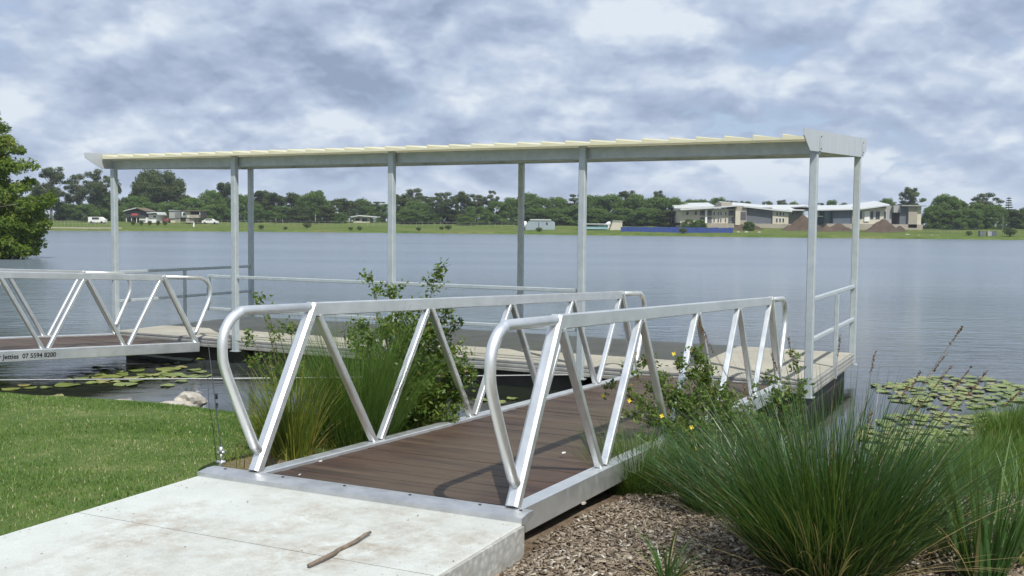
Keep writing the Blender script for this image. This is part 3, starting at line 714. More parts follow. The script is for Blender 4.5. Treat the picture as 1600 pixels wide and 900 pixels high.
# ------------------------------------------------------------------ tussocks
def gpt(px, py):      # ground point under a photo pixel
    lo = at_z(px, py, .45)
    for _ in range(12): lo = at_z(px, py, float(ground_z(lo[0], lo[1])))
    return np.array([lo[0], lo[1], float(ground_z(lo[0], lo[1]))])
def tussock(loc, n, r, Lr, tiltmax, bend, wid, m, label, cat='grass tussock', seed=1, lean=(0, 0), name='grass_tussock', spikes=(), seg=6, dead=0, inner=.5):
    rng = np.random.default_rng(seed); root = thing(name, label, cat, loc)
    a = rng.uniform(0, 2 * np.pi, n); rad = r * np.sqrt(rng.random(n)); bs = np.stack([rad * np.cos(a), rad * np.sin(a), np.zeros(n)], -1)
    az = a + rng.normal(0, .5, n); tilt = tiltmax * rng.random(n) ** inner * (.35 + .65 * rad / r)
    vx = np.sin(tilt) * np.cos(az) + lean[0]; vy = np.sin(tilt) * np.sin(az) + lean[1]
    az = np.arctan2(vy, vx); tilt = np.arctan2(np.hypot(vx, vy), np.cos(tilt))
    L = rng.uniform(*Lr, n) * (.75 + .35 * rng.random(n))
    V, Fc, rd = blades(bs, L, az, tilt, rng.uniform(*bend, n), rng.uniform(*wid, n), rng, seg, np.clip(rng.normal(.45, .22, n), 0, .985))
    parts = [(V, Fc, rd)]
    if dead:
        k = dead; a = rng.uniform(0, 6.28, k); bs = np.stack([r * .9 * np.cos(a), r * .9 * np.sin(a), np.zeros(k)], -1)
        parts.append(blades(bs, rng.uniform(.4, .8, k) * Lr[1], a, rng.uniform(.6, 1.3, k), rng.uniform(.2, .8, k), rng.uniform(*wid, k), rng, seg, np.full(k, 1.0)))
    V, Fc, rd = cat_mesh(parts)
    link('blades', np_mesh('blades', V, Fc, rd, m), root)
    for (tx, ty, tz) in spikes:      # tip offset from base
        b = MB(); tip = Vector((tx, ty, tz)); p0 = Vector((rng.uniform(-.1, .1), rng.uniform(-.1, .1), 0)); mid = p0.lerp(tip, .5) + Vector((0, 0, .06)) * tip.length
        pts = [p0 * (1 - u) ** 2 + mid * 2 * u * (1 - u) + tip * u * u for u in [k / 9 for k in range(10)]]
        b.tube(pts, [.0022 - .0012 * k / 9 for k in range(10)], 5, .35); st = b.build('flower_stalk', M['stem'], root, True)
        d = (pts[-1] - pts[-3]).normalized(); L_ = rng.uniform(.12, .20); nn = 60
        u = rng.random(nn); C = np.array(pts[-1])[None] - np.array(d)[None] * (u * L_)[:, None] + rng.normal(0, .003, (nn, 3))
        Vq, Fq_, rq = quads(C, unit(rng.normal(size=(nn, 3))), rng.uniform(.010, .020, nn), .4, rng, rng.random(nn))
        link('seed_head', np_mesh('seed_head', Vq, Fq_, rq, M['seed']), st)
    return root
T0 = gpt(1290, 892)
def tipof(px, py, dist): return tuple(at_d(px, py, dist) - T0)
sp = [tipof(*s) for s in [(1504, 510, 5.6), (1479, 551, 5.9), (1487, 571, 5.7), (1518, 573, 5.5), (1543, 578, 5.4), (1600, 606, 5.3), (1438, 580, 5.8), (1441, 629, 5.6), (1362, 642, 5.9), (1368, 549, 6.0),
                           (1232, 527, 6.2), (1313, 522, 6.1), (1205, 552, 6.2), (1095, 516, 6.4), (1090, 500, 6.5), (1498, 620, 5.4), (1420, 600, 6.0), (1160, 600, 6.2), (1300, 690, 5.2)]]
tussock(T0, 2500, .29, (.5, 1.15), .90, (.02, .7), (.0045, .0095), M['tussock'], 'huge dark green tussock with brown flower spikes in the right foreground', seed=3, lean=(-.02, .05), spikes=sp, dead=150, seg=7)
tussock(gpt(1430, 850), 650, .24, (.35, .72), 1.1, (.2, .8), (.004, .0075), M['tussock'], 'dark tussock merging into the right flank of the huge one', seed=4, lean=(.12, .02), dead=20)
tussock(gpt(1130, 800), 900, .22, (.45, .8), .9, (.2, .8), (.004, .007), M['tussock'], 'dark tussock filling the left flank of the huge one', seed=5, lean=(-.06, .05), dead=25)
tussock(gpt(1000, 768), 1300, .24, (.3, .62), .85, (.2, .9), (.003, .006), M['reed'], 'soft bright green tuft against the right side of the gangway', 'grass tuft', seed=6, lean=(-.05, 0), name='grass_tuft')
tussock(gpt(1080, 750), 900, .24, (.35, .65), .8, (.2, .9), (.003, .006), M['reed'], 'green tuft between the bright tuft and the huge tussock', 'grass tuft', seed=16, name='grass_tuft')
tussock(gpt(1535, 905), 85, .10, (.4, .78), .45, (.0, .5), (.012, .022), M['broad'], 'broad leaved green plant in the bottom right corner', 'strappy plant', seed=7, name='strappy_plant', dead=6)
tussock(gpt(1600, 880), 50, .08, (.35, .65), .6, (.1, .6), (.012, .02), M['broad'], 'broad leaved plant cut by the right edge of the picture', 'strappy plant', seed=8, name='strappy_plant', dead=4)
tussock(gpt(1040, 905), 30, .05, (.2, .42), .9, (.3, 1.1), (.008, .014), M['broad'], 'small strappy plant with pale arching blades at the bottom edge', 'strappy plant', seed=9, name='strappy_plant', dead=10)
tussock(gpt(1475, 765), 700, .3, (.3, .55), .9, (.3, .9), (.003, .006), M['reed'], 'leaning green grass clump below the near lily pads', 'grass tussock', seed=10, lean=(.1, .0))
tussock(gpt(1575, 690), 700, .28, (.25, .55), .7, (.2, .9), (.004, .007), M['reed'], 'bright green grass clump on the bank beyond the broad leaved plants', 'grass tussock', seed=11)
tussock(gpt(1530, 730), 700, .35, (.25, .5), .9, (.3, .9), (.003, .006), M['reed'], 'green grass clump on the right bank between two others', 'grass tussock', seed=12)
def gw(t, q): p = G0 + U2 * t + V2 * q; return np.array([p[0], p[1], float(ground_z(p[0], p[1]))])
tussock(gw(.95, -.42), 420, .13, (.5, .85), .5, (.1, 1.0), (.004, .008), M['sedge'], 'yellowing sedge clump left of the first gangway brace', 'sedge', seed=13, name='sedge_clump', dead=25)
tussock(gw(1.75, -.42), 1900, .26, (.75, 1.25), .62, (.1, .7), (.0028, .005), M['reed'], 'tall fresh green tussock behind the left gangway rail', seed=14, dead=25)
tussock(gw(2.3, -.5), 500, .16, (.45, .8), .7, (.1, .8), (.0028, .005), M['reed'], 'green tussock at the foot of the leafy shrub left of the gangway', seed=15, dead=10)
tussock(gw(1.15, -.75), 350, .14, (.3, .62), .7, (.1, .9), (.003, .006), M['sedge'], 'low sedge clump behind the yellowing one', 'sedge', seed=17, name='sedge_clump', dead=20)

# ------------------------------------------------------------------ leafy shrubs
def shrub(loc, label, stems, leaf_n, leaf, seed, m=M['shrub'], flowers=0, spread=.5, low=.15, flower_pts=(), name='leafy_shrub'):
    """stems: list of (dx, dy, h) tips"""
    rng = np.random.default_rng(seed); root = thing(name, label, 'shrub', loc)
    b = MB(); Cs, Ns = [], []; tips = []
    for dx, dy, h in stems:
        p0 = Vector((rng.uniform(-.08, .08) * spread * 2, rng.uniform(-.08, .08) * spread * 2, -.02)); tip = Vector((dx, dy, h))
        mid = p0.lerp(tip, .5) + Vector((-dx * .12, -dy * .12, h * .06))
        pts = [p0 * (1 - u) ** 2 + mid * 2 * u * (1 - u) + tip * u * u for u in [k / 12 for k in range(13)]]
        b.tube(pts, [.008 - .0062 * k / 12 for k in range(13)], 5); tips.append(pts[-1])
        nt_ = max(4, int(leaf_n / 22))
        for _ in range(nt_):
            u = low + (1 - low) * rng.random(); k = min(11, int(u * 12)); o_ = pts[k].lerp(pts[k + 1], u * 12 - k)
            a = rng.uniform(0, 6.28); tl = rng.uniform(.06, .26) * (1.25 - u) * (.8 + spread); e = o_ + Vector((math.cos(a) * tl, math.sin(a) * tl, tl * rng.uniform(.2, .9)))
            b.tube([o_, o_.lerp(e, .5) + Vector((0, 0, .006)), e], [.0025, .002, .001], 4)
            nl = 22 * leaf_n // (22 * nt_) + 1
            us = rng.random(nl); C = np.array(o_)[None] + (np.array(e) - np.array(o_))[None] * us[:, None] + rng.normal(0, leaf * .55, (nl, 3)); Cs.append(C)
            Ns.append(unit(rng.normal(size=(nl, 3)) * .8 + np.array([0, 0, .75])))
        nl = 16; C = np.array(tip)[None] - rng.random((nl, 1)) * np.array([0, 0, leaf * 2.5]) + rng.normal(0, leaf * .4, (nl, 3)); Cs.append(C); Ns.append(unit(rng.normal(size=(nl, 3)) + np.array([0, 0, .5])))
    C = np.concatenate(Cs); Nn = np.concatenate(Ns); n = len(C)
    V, Fc, rd = quads(C, Nn, leaf * rng.uniform(.6, 1.25, n), .46, rng, np.clip(rng.normal(.48, .22, n), 0, .99), .12)
    b.build('stems', M['stem'], root, True, fix=False); link('leaves', np_mesh('leaves', V, Fc, rd, m), root)
    fp = [Vector(f) for f in flower_pts]
    for _ in range(flowers): c = C[rng.integers(n)]; fp.append(Vector(c) + Vector((rng.uniform(-.03, .03), -.03, .02)))
    for c in fp:
        b = MB(); fc_ = Vector((rng.uniform(-.4, .4), -.8, rng.uniform(.1, .6))).normalized(); s_ = fc_.cross(Vector((0, 0, 1))).normalized(); u_ = s_.cross(fc_)
        for k in range(4):
            a = k * 1.5708 + .3; d1 = s_ * math.cos(a) + u_ * math.sin(a); d2 = s_ * math.cos(a + .6) + u_ * math.sin(a + .6); d3 = s_ * math.cos(a - .6) + u_ * math.sin(a - .6)
            r = .017; b.poly([c, c + d3 * r * .8 + fc_ * .004, c + d1 * r * 1.15 + fc_ * .006, c + d2 * r * .8 + fc_ * .004], [(0, 1, 2, 3)])
        b.build('flower', M['yellow'], root, fix=False)
    return root
def offs(base, pts): return [tuple(at_d(px, py, base[1] + dd) - base) for px, py, dd in pts]
s0 = gw(2.55, -.55)
shrub(s0, 'bushy green shrub with two tall shoots behind the left gangway rail',
      offs(s0, [(560, 500, .1), (575, 540, 0), (620, 510, .1), (680, 470, .15), (720, 530, .1), (655, 520, -.1), (660, 640, -.35), (720, 570, -.1), (652, 560, -.3), (690, 600, -.3), (715, 610, -.1), (640, 630, -.35), (730, 620, -.05), (600, 560, -.2), (700, 660, -.3), (578, 428, .1), (612, 448, .15), (683, 420, .2), (700, 480, .1), (718, 495, .15), (640, 480, 0), (600, 500, -.1), (660, 500, .1), (725, 560, .0), (705, 600, -.1), (665, 560, -.15), (690, 545, .05), (548, 520, .1), (625, 540, -.15), (712, 640, -.15), (680, 640, -.2), (650, 600, -.25), (740, 585, .05), (676, 515, .05), (655, 470, .1)]), 620, .046, 21, spread=.75, flowers=5)
s1 = gw(2.4, -1.55)
shrub(s1, 'sparse leafy sapling at the water edge behind the left handrail loop', offs(s1, [(402, 455, 0), (418, 480, .1), (388, 520, 0), (432, 505, .1), (452, 500, 0), (395, 560, -.1), (440, 560, -.1), (425, 600, -.15)]), 90, .05, 22, spread=.45, low=.35)
s2 = gw(3.3, 2.35)
shrub(s2, 'straggly shrub with yellow flowers in front of the right gangway rail',
      offs(s2, [(948, 600, -.3), (975, 575, -.2), (1000, 560, -.1), (1060, 560, 0), (1085, 545, 0), (1095, 585, .1), (1020, 590, -.2), (960, 640, -.35), (1000, 640, -.4), (1050, 620, -.2), (1100, 620, 0), (1035, 660, -.3), (1080, 660, -.2), (1130, 610, .1), (1010, 690, -.4), (1060, 700, -.3)]), 620, .04, 23, spread=.6, low=.3,
      flower_pts=offs(s2, [(942, 618, -.38), (983, 626, -.38), (1034, 650, -.4), (1053, 553, -.05), (1081, 668, -.4), (1088, 700, -.5), (993, 553, -.25)]))
s3 = gw(4.9, 2.55)
shrub(s3, 'thin leafy shrub with upright shoots beside the pontoon corner', offs(s3, [(1245, 550, 0), (1230, 590, 0), (1200, 575, .1), (1250, 600, 0), (1215, 620, -.1), (1180, 600, .1), (1160, 640, -.1), (1235, 640, -.1), (1190, 650, -.2)]), 130, .055, 24, spread=.5, low=.3)
s4 = gw(4.1, 2.3)
shrub(s4, 'low dense green shrub filling the gap under the right gangway rail', offs(s4, [(1110, 600, 0), (1130, 640, -.1), (1160, 630, 0), (1090, 660, -.2), (1140, 670, -.2), (1180, 680, -.2), (1110, 700, -.3), (1200, 690, -.1)]), 520, .042, 25, spread=.5, low=.2, flowers=2)

# ------------------------------------------------------------------ trees
def tree_meshes(kind, seed):
    """unit-ish tree: height 10 m, returns (trunk mesh, crown mesh)"""
    rng = np.random.default_rng(seed); b = MB(); Cl = []       # Cl: (centre, radius, weight)
    if kind == 'gum':
        lean = rng.uniform(-.5, .5); b.tube([(0, 0, -.3), (lean * .3, 0, 3), (lean * .7, .1, 6), (lean, 0, 8.6)], [.24, .19, .13, .05], 6)
        for k in range(38):
            z = rng.uniform(3.2, 9.5); a = rng.uniform(0, 6.28); rr = rng.uniform(.2, 2.2) * (1.15 - abs(z - 7) / 5)
            c = np.array([lean * z / 9 + rr * math.cos(a), rr * math.sin(a), z]); b.tube([(lean * z / 11, 0, z - 1.6), tuple(c)], [.09, .03], 5); Cl.append((c, rng.uniform(.4, .95), (1, 1, .75)))
        N_, sz, mm, bk = 6500, (.17, .33), M['gum'], M['bark']
    elif kind == 'dark':
        b.tube([(0, 0, -.3), (.1, 0, 3), (0, .1, 7)], [.3, .22, .08], 6)
        for k in range(44):
            z = rng.uniform(.4, 9.2); w = 2.35 * math.sqrt(max(.05, 1 - ((z - 4.6) / 5.0) ** 2)); a = rng.uniform(0, 6.28); rr = w * math.sqrt(rng.random()); Cl.append((np.array([rr * math.cos(a), rr * math.sin(a), z]), rng.uniform(.7, 1.2), (1, 1, .9)))
        N_, sz, mm, bk = 9000, (.24, .46), M['fig'], M['bark_dark']
    elif kind == 'fig':
        b.tube([(0, 0, -.3), (0, 0, 2.5), (.2, 0, 5)], [.55, .45, .2], 7)
        for k in range(70):
            a = rng.uniform(0, 6.28); ph = math.acos(rng.uniform(-.25, 1)); r = rng.uniform(.6, 1)
            c = np.array([5.4 * r * math.sin(ph) * math.cos(a), 5.4 * r * math.sin(ph) * math.sin(a), 4.4 + 4.8 * r * math.cos(ph)]); Cl.append((c, rng.uniform(.9, 1.5), (1.1, 1.1, .8))); b.tube([(0, 0, 3), tuple(c)], [.14, .03], 4)
        N_, sz, mm, bk = 18000, (.26, .5), M['fig'], M['bark_dark']
    elif kind in ('bushy', 'light'):
        b.tube([(0, 0, -.3), (0, 0, 3), (.1, 0, 6)], [.26, .2, .08], 6)
        for k in range(80):
            a = rng.uniform(0, 6.28); z = rng.uniform(.2, 9.0); w = 4.3 * math.sqrt(max(.05, 1 - ((z - 3.6) / 5.8) ** 2)); r = w * math.sqrt(rng.uniform(.15, 1))
            Cl.append((np.array([r * math.cos(a), r * math.sin(a), z]), rng.uniform(.9, 1.6), (1, 1, .85)))
        N_, sz, mm, bk = 14000, (.28, .52), M[kind], M['bark_dark']
    elif kind == 'pine':
        b.tube([(0, 0, -.3), (0, 0, 9.8)], [.22, .04], 6)
        for k in range(12):
            z = 1.6 + k * .68; w = 1.75 * (1 - (z / 10.8))
            for j in range(5):
                a = j * 1.257 + k; c = np.array([w * math.cos(a), w * math.sin(a), z]); Cl.append((c, .3 + .12 * w, (1.2, 1.2, .45)))
        N_, sz, mm, bk = 3500, (.2, .36), M['pine'], M['bark_dark']
    elif kind == 'palm':
        b.tube([(0, 0, -.3), (0, 0, 6.5)], [.25, .2], 6)
        for k in range(14):
            a = rng.uniform(0, 6.28); e = rng.uniform(-.5, .8); Cl.append((np.array([1.6 * math.cos(a), 1.6 * math.sin(a), 7.3 + 1.4 * e]), .9, (1, 1, .5)))
        N_, sz, mm, bk = 1300, (.25, .5), M['light'], M['bark']
    wts = np.array([c[1] ** 2 for c in Cl]); ids = rng.choice(len(Cl), N_, p=wts / wts.sum())
    cen = np.array([c[0] for c in Cl])[ids]; rad = np.array([c[1] for c in Cl])[ids]; an = np.array([c[2] for c in Cl])[ids]
    dirs = unit(rng.normal(size=(N_, 3))); off = dirs * (rad * rng.random(N_) ** .45)[:, None] * an
    C = cen + off; nr = unit(dirs * .9 + rng.normal(size=(N_, 3)) * .55 + np.array([0, 0, .35]))
    tone = rng.normal(0, .16, len(Cl))[ids]
    V, Fc, rd = quads(C, nr, rng.uniform(*sz, N_), .75, rng, np.clip(.5 + tone + rng.normal(0, .13, N_), 0, 1))
    return b.mesh('trunk', bk, True), np_mesh('crown', V, Fc, rd, mm)
HALF = {'gum': 2.6, 'dark': 2.9, 'fig': 6.0, 'bushy': 5.0, 'light': 5.0, 'pine': 1.7, 'palm': 2.4}
LIB = {k: [tree_meshes(k, 100 + 10 * i + j) for j in range(nv)] for i, (k, nv) in enumerate((('gum', 4), ('dark', 3), ('fig', 1), ('bushy', 4), ('light', 3), ('pine', 1), ('palm', 2)))}
PHRASE = {'gum': 'sparse tall gum tree', 'dark': 'dark narrow bushy tree', 'fig': 'huge dark domed tree', 'bushy': 'round mid green tree', 'light': 'light green spreading tree', 'pine': 'slim conical pine', 'palm': 'small palm like tree'}
# (px of the crown, px row of the top, crown width in px, kind, metres behind the shore)
TREES = [(80, 258, 52, 'gum', 40), (62, 286, 44, 'dark', 46), (98, 300, 40, 'dark', 48), (110, 318, 50, 'bushy', 44), (124, 270, 40, 'gum', 44), (152, 263, 46, 'gum', 48), (172, 276, 40, 'dark', 52), (160, 305, 46, 'bushy', 50), (136, 318, 42, 'bushy', 40),
         (248, 263, 98, 'fig', 70), (212, 305, 64, 'light', 60), (236, 316, 50, 'bushy', 56), (268, 314, 56, 'light', 58), (298, 309, 56, 'light', 56), (330, 295, 50, 'light', 62), (353, 283, 40, 'dark', 66), (342, 318, 56, 'bushy', 50), (318, 326, 40, 'bushy', 46), (190, 322, 34, 'bushy', 46),
         (380, 303, 44, 'bushy', 56), (411, 296, 40, 'dark', 58), (429, 300, 42, 'dark', 54), (456, 300, 44, 'dark', 58), (477, 304, 40, 'bushy', 56), (495, 297, 50, 'bushy', 54), (531, 309, 44, 'dark', 56), (400, 318, 46, 'bushy', 46), (440, 322, 50, 'bushy', 46), (470, 324, 46, 'dark', 46), (512, 320, 46, 'dark', 46), (431, 338, 14, 'palm', 36), (493, 329, 15, 'palm', 36), (532, 332, 24, 'light', 42),
         (548, 312, 34, 'gum', 70), (566, 310, 46, 'bushy', 80), (590, 314, 44, 'gum', 84), (606, 318, 40, 'bushy', 70),
         (626, 302, 40, 'dark', 66), (652, 293, 44, 'gum', 76), (650, 314, 56, 'bushy', 56), (668, 305, 40, 'gum', 66), (685, 300, 38, 'gum', 46), (698, 299, 36, 'gum', 62), (720, 298, 36, 'dark', 58), (739, 302, 32, 'gum', 58), (752, 304, 32, 'gum', 62), (767, 296, 26, 'gum', 60), (640, 326, 50, 'bushy', 48), (700, 326, 50, 'dark', 48), (670, 330, 44, 'bushy', 46), (727, 338, 34, 'light', 38), (745, 322, 50, 'bushy', 46), (775, 314, 50, 'bushy', 50), (798, 308, 44, 'bushy', 52),
         (824, 301, 56, 'bushy', 54), (846, 308, 46, 'bushy', 52), (870, 307, 46, 'bushy', 54), (897, 302, 46, 'gum', 60), (835, 325, 60, 'bushy', 46), (870, 325, 54, 'bushy', 46), (900, 320, 56, 'bushy', 46),
         (923, 304, 50, 'bushy', 54), (951, 303, 60, 'bushy', 54), (976, 296, 40, 'gum', 64), (995, 303, 60, 'bushy', 54), (1028, 296, 24, 'gum', 62), (1024, 307, 60, 'bushy', 52), (1050, 308, 56, 'bushy', 50), (930, 325, 56, 'bushy', 46), (970, 325, 60, 'bushy', 46), (1010, 324, 60, 'bushy', 44), (1046, 328, 50, 'dark', 42),
         (1080, 311, 40, 'bushy', 110), (1098, 311, 34, 'bushy', 115), (1122, 308, 42, 'bushy', 120), (1142, 312, 30, 'gum', 120), (1161, 313, 32, 'dark', 120), (1197, 314, 26, 'dark', 130), (1220, 311, 22, 'gum', 130), (1238, 315, 34, 'bushy', 130), (1282, 316, 22, 'gum', 130), (1299, 312, 28, 'bushy', 130), (1318, 316, 26, 'dark', 130), (1356, 318, 26, 'dark', 130), (1384, 309, 38, 'light', 110), (1424, 291, 42, 'gum', 100), (1410, 312, 36, 'gum', 100),
         (1076, 342, 26, 'bushy', 24), (1092, 343, 26, 'bushy', 22), (1170, 346, 22, 'bushy', 22),
         (1477, 303, 54, 'bushy', 48), (1456, 320, 42, 'bushy', 44), (1500, 312, 34, 'dark', 50), (1512, 324, 46, 'bushy', 44), (1488, 328, 50, 'bushy', 42), (1541, 300, 48, 'gum', 56), (1528, 317, 50, 'bushy', 50), (1552, 320, 46, 'bushy', 48), (1574, 305, 18, 'pine', 60), (1580, 326, 40, 'dark', 56), (1600, 324, 40, 'bushy', 56), (1630, 318, 60, 'bushy', 56)]
ZONES = [(0, 110, 'beyond the overhanging tree'), (110, 185, 'behind the white van'), (185, 365, 'behind the small far houses'), (365, 545, 'between far houses and white roofs'), (545, 612, 'around the white roofs'), (612, 812, 'between white roofs and zinc shed'),
         (812, 912, 'behind the zinc shed'), (912, 1066, 'behind the blue fence'), (1066, 1335, 'around the slate walled building'), (1335, 1445, 'behind the right hand building'), (1445, 1700, 'right of both big buildings')]
ORD = 'first second third fourth fifth sixth seventh eighth ninth tenth eleventh twelfth thirteenth fourteenth fifteenth sixteenth seventeenth eighteenth'.split()
cnt = {}
for px, top, wpx, kind, back in sorted(TREES):
    zone = next(z for a, c, z in ZONES if a <= px < c); k = (zone, kind); cnt[k] = cnt.get(k, 0) + 1
tot = dict(cnt); cnt = {}; used_first = {}
for ti, (px, top, wpx, kind, back) in enumerate(sorted(TREES)):
    zone = next(z for a, c, z in ZONES if a <= px < c); k = (zone, kind); i = cnt.get(k, 0); cnt[k] = i + 1
    label = (PHRASE[kind] + ' ' + zone) if tot[k] == 1 else f'{PHRASE[kind]} {zone}, {ORD[i]} of {tot[k]} from left'
    p = far_pt(px, back); h = z_at(px, top, p); w = wpx * px_size(p)
    tm, cm = LIB[kind][ti % len(LIB[kind])]
    key = (kind, ti % len(LIB[kind]))
    if kind == 'fig': top_k = 9.6
    else: top_k = {'gum': 10.1, 'dark': 9.9, 'bushy': 9.9, 'light': 9.9, 'pine': 10, 'palm': 9.2}[kind]
    sc = (w / (2 * HALF[kind]), w / (2 * HALF[kind]), h / top_k)
    if key not in used_first:
        r = thing('far_tree', None, None, tuple(p), 0); link('trunk', tm, r); link('crown', cm, r); used_first[key] = r; r.scale = sc; r.rotation_euler = (0, 0, R_.uniform(0, 6.28))
    else: r = dup(used_first[key], tuple(p), R_.uniform(0, 6.28), sc)
    r.name = {'gum': 'gum_tree', 'dark': 'bushy_tree', 'fig': 'fig_tree', 'bushy': 'round_tree', 'light': 'spreading_tree', 'pine': 'pine_tree', 'palm': 'palm_tree'}[kind]
    tag(r, label, 'tree', 'trees on the far bank')
# near overhanging tree on the left bank
def near_tree():
    rng = np.random.default_rng(77); base = np.array([-34.0, 60.5, .12]); root = thing('overhanging_tree', 'leafy yellow green tree drooping over the lake at the left edge', 'tree', tuple(base))
    b = MB(); b.tube([(0, 0, -.5), (.8, 0, 2), (1.9, .2, 5), (2.6, 0, 8)], [.3, .25, .17, .05], 8); C_, N_, R2 = [], [], []
    cl = []
    blobs = [(.1, 6.9, 1.5, 1.0, 18), (.3, 8.3, 1.0, .7, 8), (2.2, 2.2, 1.5, 1.0, 14), (1.8, .5, 1.6, .6, 16), (.6, .6, 2, .6, 16), (-.5, 7.9, 1.7, 1.2, 14), (.0, 5.8, 2.3, 1.3, 22), (1.2, 4.9, 1.5, 1.0, 12), (1.0, 3.3, 2.3, 1.2, 26), (2.5, 3.4, 1.3, .8, 10), (.8, 1.6, 2.2, 1.2, 26), (1.9, 1.0, 1.1, .6, 10), (-1.8, 5, 2.2, 2.6, 24), (-2, 2, 2.2, 1.8, 20), (-1.9, 7.2, 1.6, 1.2, 10)]
    for x, z, rx, rz, k in blobs:
        for _ in range(k):
            a = unit(rng.normal(size=3)) * rng.random() ** .4; c = np.array([x + 3.2 + a[0] * rx, a[1] * 1.8, max(.25, z + a[2] * rz)]); cl.append((c, rng.uniform(.35, .7)))
            if rng.random() < .45: zb = max(.5, min(7, c[2] - .8)); b.tube([(.1 + .34 * zb, 0, zb), tuple(c)], [.05, .012], 5)
    for c, r in cl:
        n = 210; tone = rng.normal(0, .15); u = rng.random(n); d = unit(rng.normal(size=(n, 3)))
        P = c + d * (r * rng.random(n) ** .5)[:, None] * np.array([1.2, 1.1, .75]); P[:, 2] = np.maximum(P[:, 2] - .25 * np.hypot(P[:, 0] - c[0], P[:, 1] - c[1]), -.2)
        C_.append(P); N_.append(unit(d * .7 + rng.normal(size=(n, 3)) * .7 + np.array([0, -.1, .45]))); R2.append(np.clip(.48 + tone + rng.normal(0, .16, n), 0, .99))
    C = np.concatenate(C_); n = len(C); V, Fc, rd = quads(C, np.concatenate(N_), rng.uniform(.16, .32, n), .42, rng, np.concatenate(R2), .1)
    b.build('trunk', M['bark'], root, True, fix=False); link('crown', np_mesh('crown', V, Fc, rd, M['willow']), root)
near_tree()

# ------------------------------------------------------------------ far buildings: local frame x right, y away, z up at a surveyed base
class Site:
    def __init__(s, name, label, cat, pxc, py_base, back, group=None):
        s.p = far_pt(pxc, back); s.pxc = pxc; u = unit(s.p[:2]); s.rz = 0
        s.root = thing(name, label, cat, tuple(s.p), 0, group); s.k = px_size(s.p)
    def x(s, px): return (px - s.pxc) * s.k
    def z(s, py): return at_d(s.pxc, py, s.p[1])[2] - s.p[2] 
    def part(s, name, m, x0, x1, ytop, ybot, y0, y1, parent=None, pxref=None):
        # ytop/ybot photo rows measured at the part's own column (levels the camera roll)
        c = (x0 + x1) / 2; roll = (c - s.pxc) * .0093
        b = MB(); b.box((s.x(x0), y0, s.z(ytop - roll)), (s.x(x1), y1, s.z(ybot - roll))); return b.build(name, m, parent or s.root)
    def slab(s, name, m, pts, y0, y1, th, parent=None, tilt=0):
        # roof slab following photo points (px, py) along x, rising by `tilt` metres from y0 to y1
        b = MB(); pr = [(s.x(a), s.z(c - (a - s.pxc) * .0093)) for a, c in pts]
        vs = [(x, y0, z) for x, z in pr] + [(x, y0, z - th) for x, z in pr] + [(x, y1, z + tilt) for x, z in pr] + [(x, y1, z + tilt - th) for x, z in pr]; n = len(pr); fs = []
        for i in range(n - 1): fs += [(i, i + 1, n + i + 1, n + i), (2 * n + i + 1, 2 * n + i, 3 * n + i, 3 * n + i + 1), (i + 1, i, 2 * n + i, 2 * n + i + 1), (n + i, n + i + 1, 3 * n + i + 1, 3 * n + i)]
        fs += [(0, n, 3 * n, 2 * n), (n - 1, 2 * n + n - 1, 3 * n + n - 1, n + n - 1)]
        b.poly(vs, fs); return b.build(name, m, parent or s.root)
def window(s, wall, x0, x1, y0, y1, yf, m='glass'):
    w = s.part('window', M['white'], x0 - .35, x1 + .35, y0 - .4, y1 + .4, yf - .08, yf + .05, wall); s.part('pane', M[m], x0, x1, y0, y1, yf - .11, yf - .082, w)

A = Site('apartment_building', 'two storey building with slate grey end wall and white roofs behind the soil heap', 'building', 1160, 353, 36)
A.part('foundation', M['tan'], 1064, 1236, 349, 362, .4, 14)
w1 = A.part('wall', M['cream'], 1064, 1148, 326, 352, 1.5, 14)
for x0, x1 in ((1095, 1102), (1106, 1113), (1139.5, 1147)):
    for y0, y1 in ((328.5, 336.5), (339.5, 348.5)): 
        bl = A.part('balcony', M['shade'], x0, x1, y0, y1, 1.38, 1.497); A.part('balcony_rail', M['slate'], x0, x1, y1 - 3.2, y1, 1.2, 1.26, bl)  # dark panels on the wall stand for the shaded balcony openings
A.part('pier', M['white'], 1102.4, 1105.6, 327.5, 350, 1.0, 1.49)
for xc in (1117, 1123.5, 1127.5, 1135):
    for y0, y1 in ((331, 336.5), (341, 346.8)): window(A, w1, xc - .9, xc + .9, y0, y1, 1.5)
for xc in (1075, 1088): window(A, w1, xc - 2, xc + 2, 330, 336, 1.5)
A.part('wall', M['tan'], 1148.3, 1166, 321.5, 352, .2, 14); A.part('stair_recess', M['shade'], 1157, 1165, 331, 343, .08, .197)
A.part('wall', M['cream'], 1148.5, 1156, 330, 351.5, .0, .19)
A.part('roof_plant_box', M['tan'], 1131, 1148, 315.5, 322, 4, 12)
A.slab('roof', M['whiteroof'], [(1062, 326.5), (1100, 324.5), (1148, 320.5), (1151, 320.5)], -.6, 12, .35)
A.slab('roof', M['whiteroof'], [(1064, 321.5), (1132, 320.5)], 12.5, 24, .5, None, 1.2)
w2 = A.part('wall', M['slate'], 1166.3, 1207, 324, 350.5, 1.0, 13)
w3 = A.part('wall', M['cream'], 1207.3, 1232, 328.5, 351, .6, 13)
for xc in (1214, 1219, 1224): window(A, w3, xc - 1.1, xc + 1.1, 331.5, 337, .6); window(A, w3, xc - 1.1, xc + 1.1, 341, 347, .6)
A.slab('roof', M['whiteroof'], [(1160, 321.5), (1166, 321.8), (1207, 326.5), (1236, 329)], -.4, 10, .4)
A.slab('roof', M['whiteroof'], [(1152, 321.5), (1190, 324), (1228, 327.5), (1300, 327)], 12, 26, .3, None, 1.75)
A.part('wall', M['greywall'], 1232.3, 1262, 328.5, 352, 6, 16); 
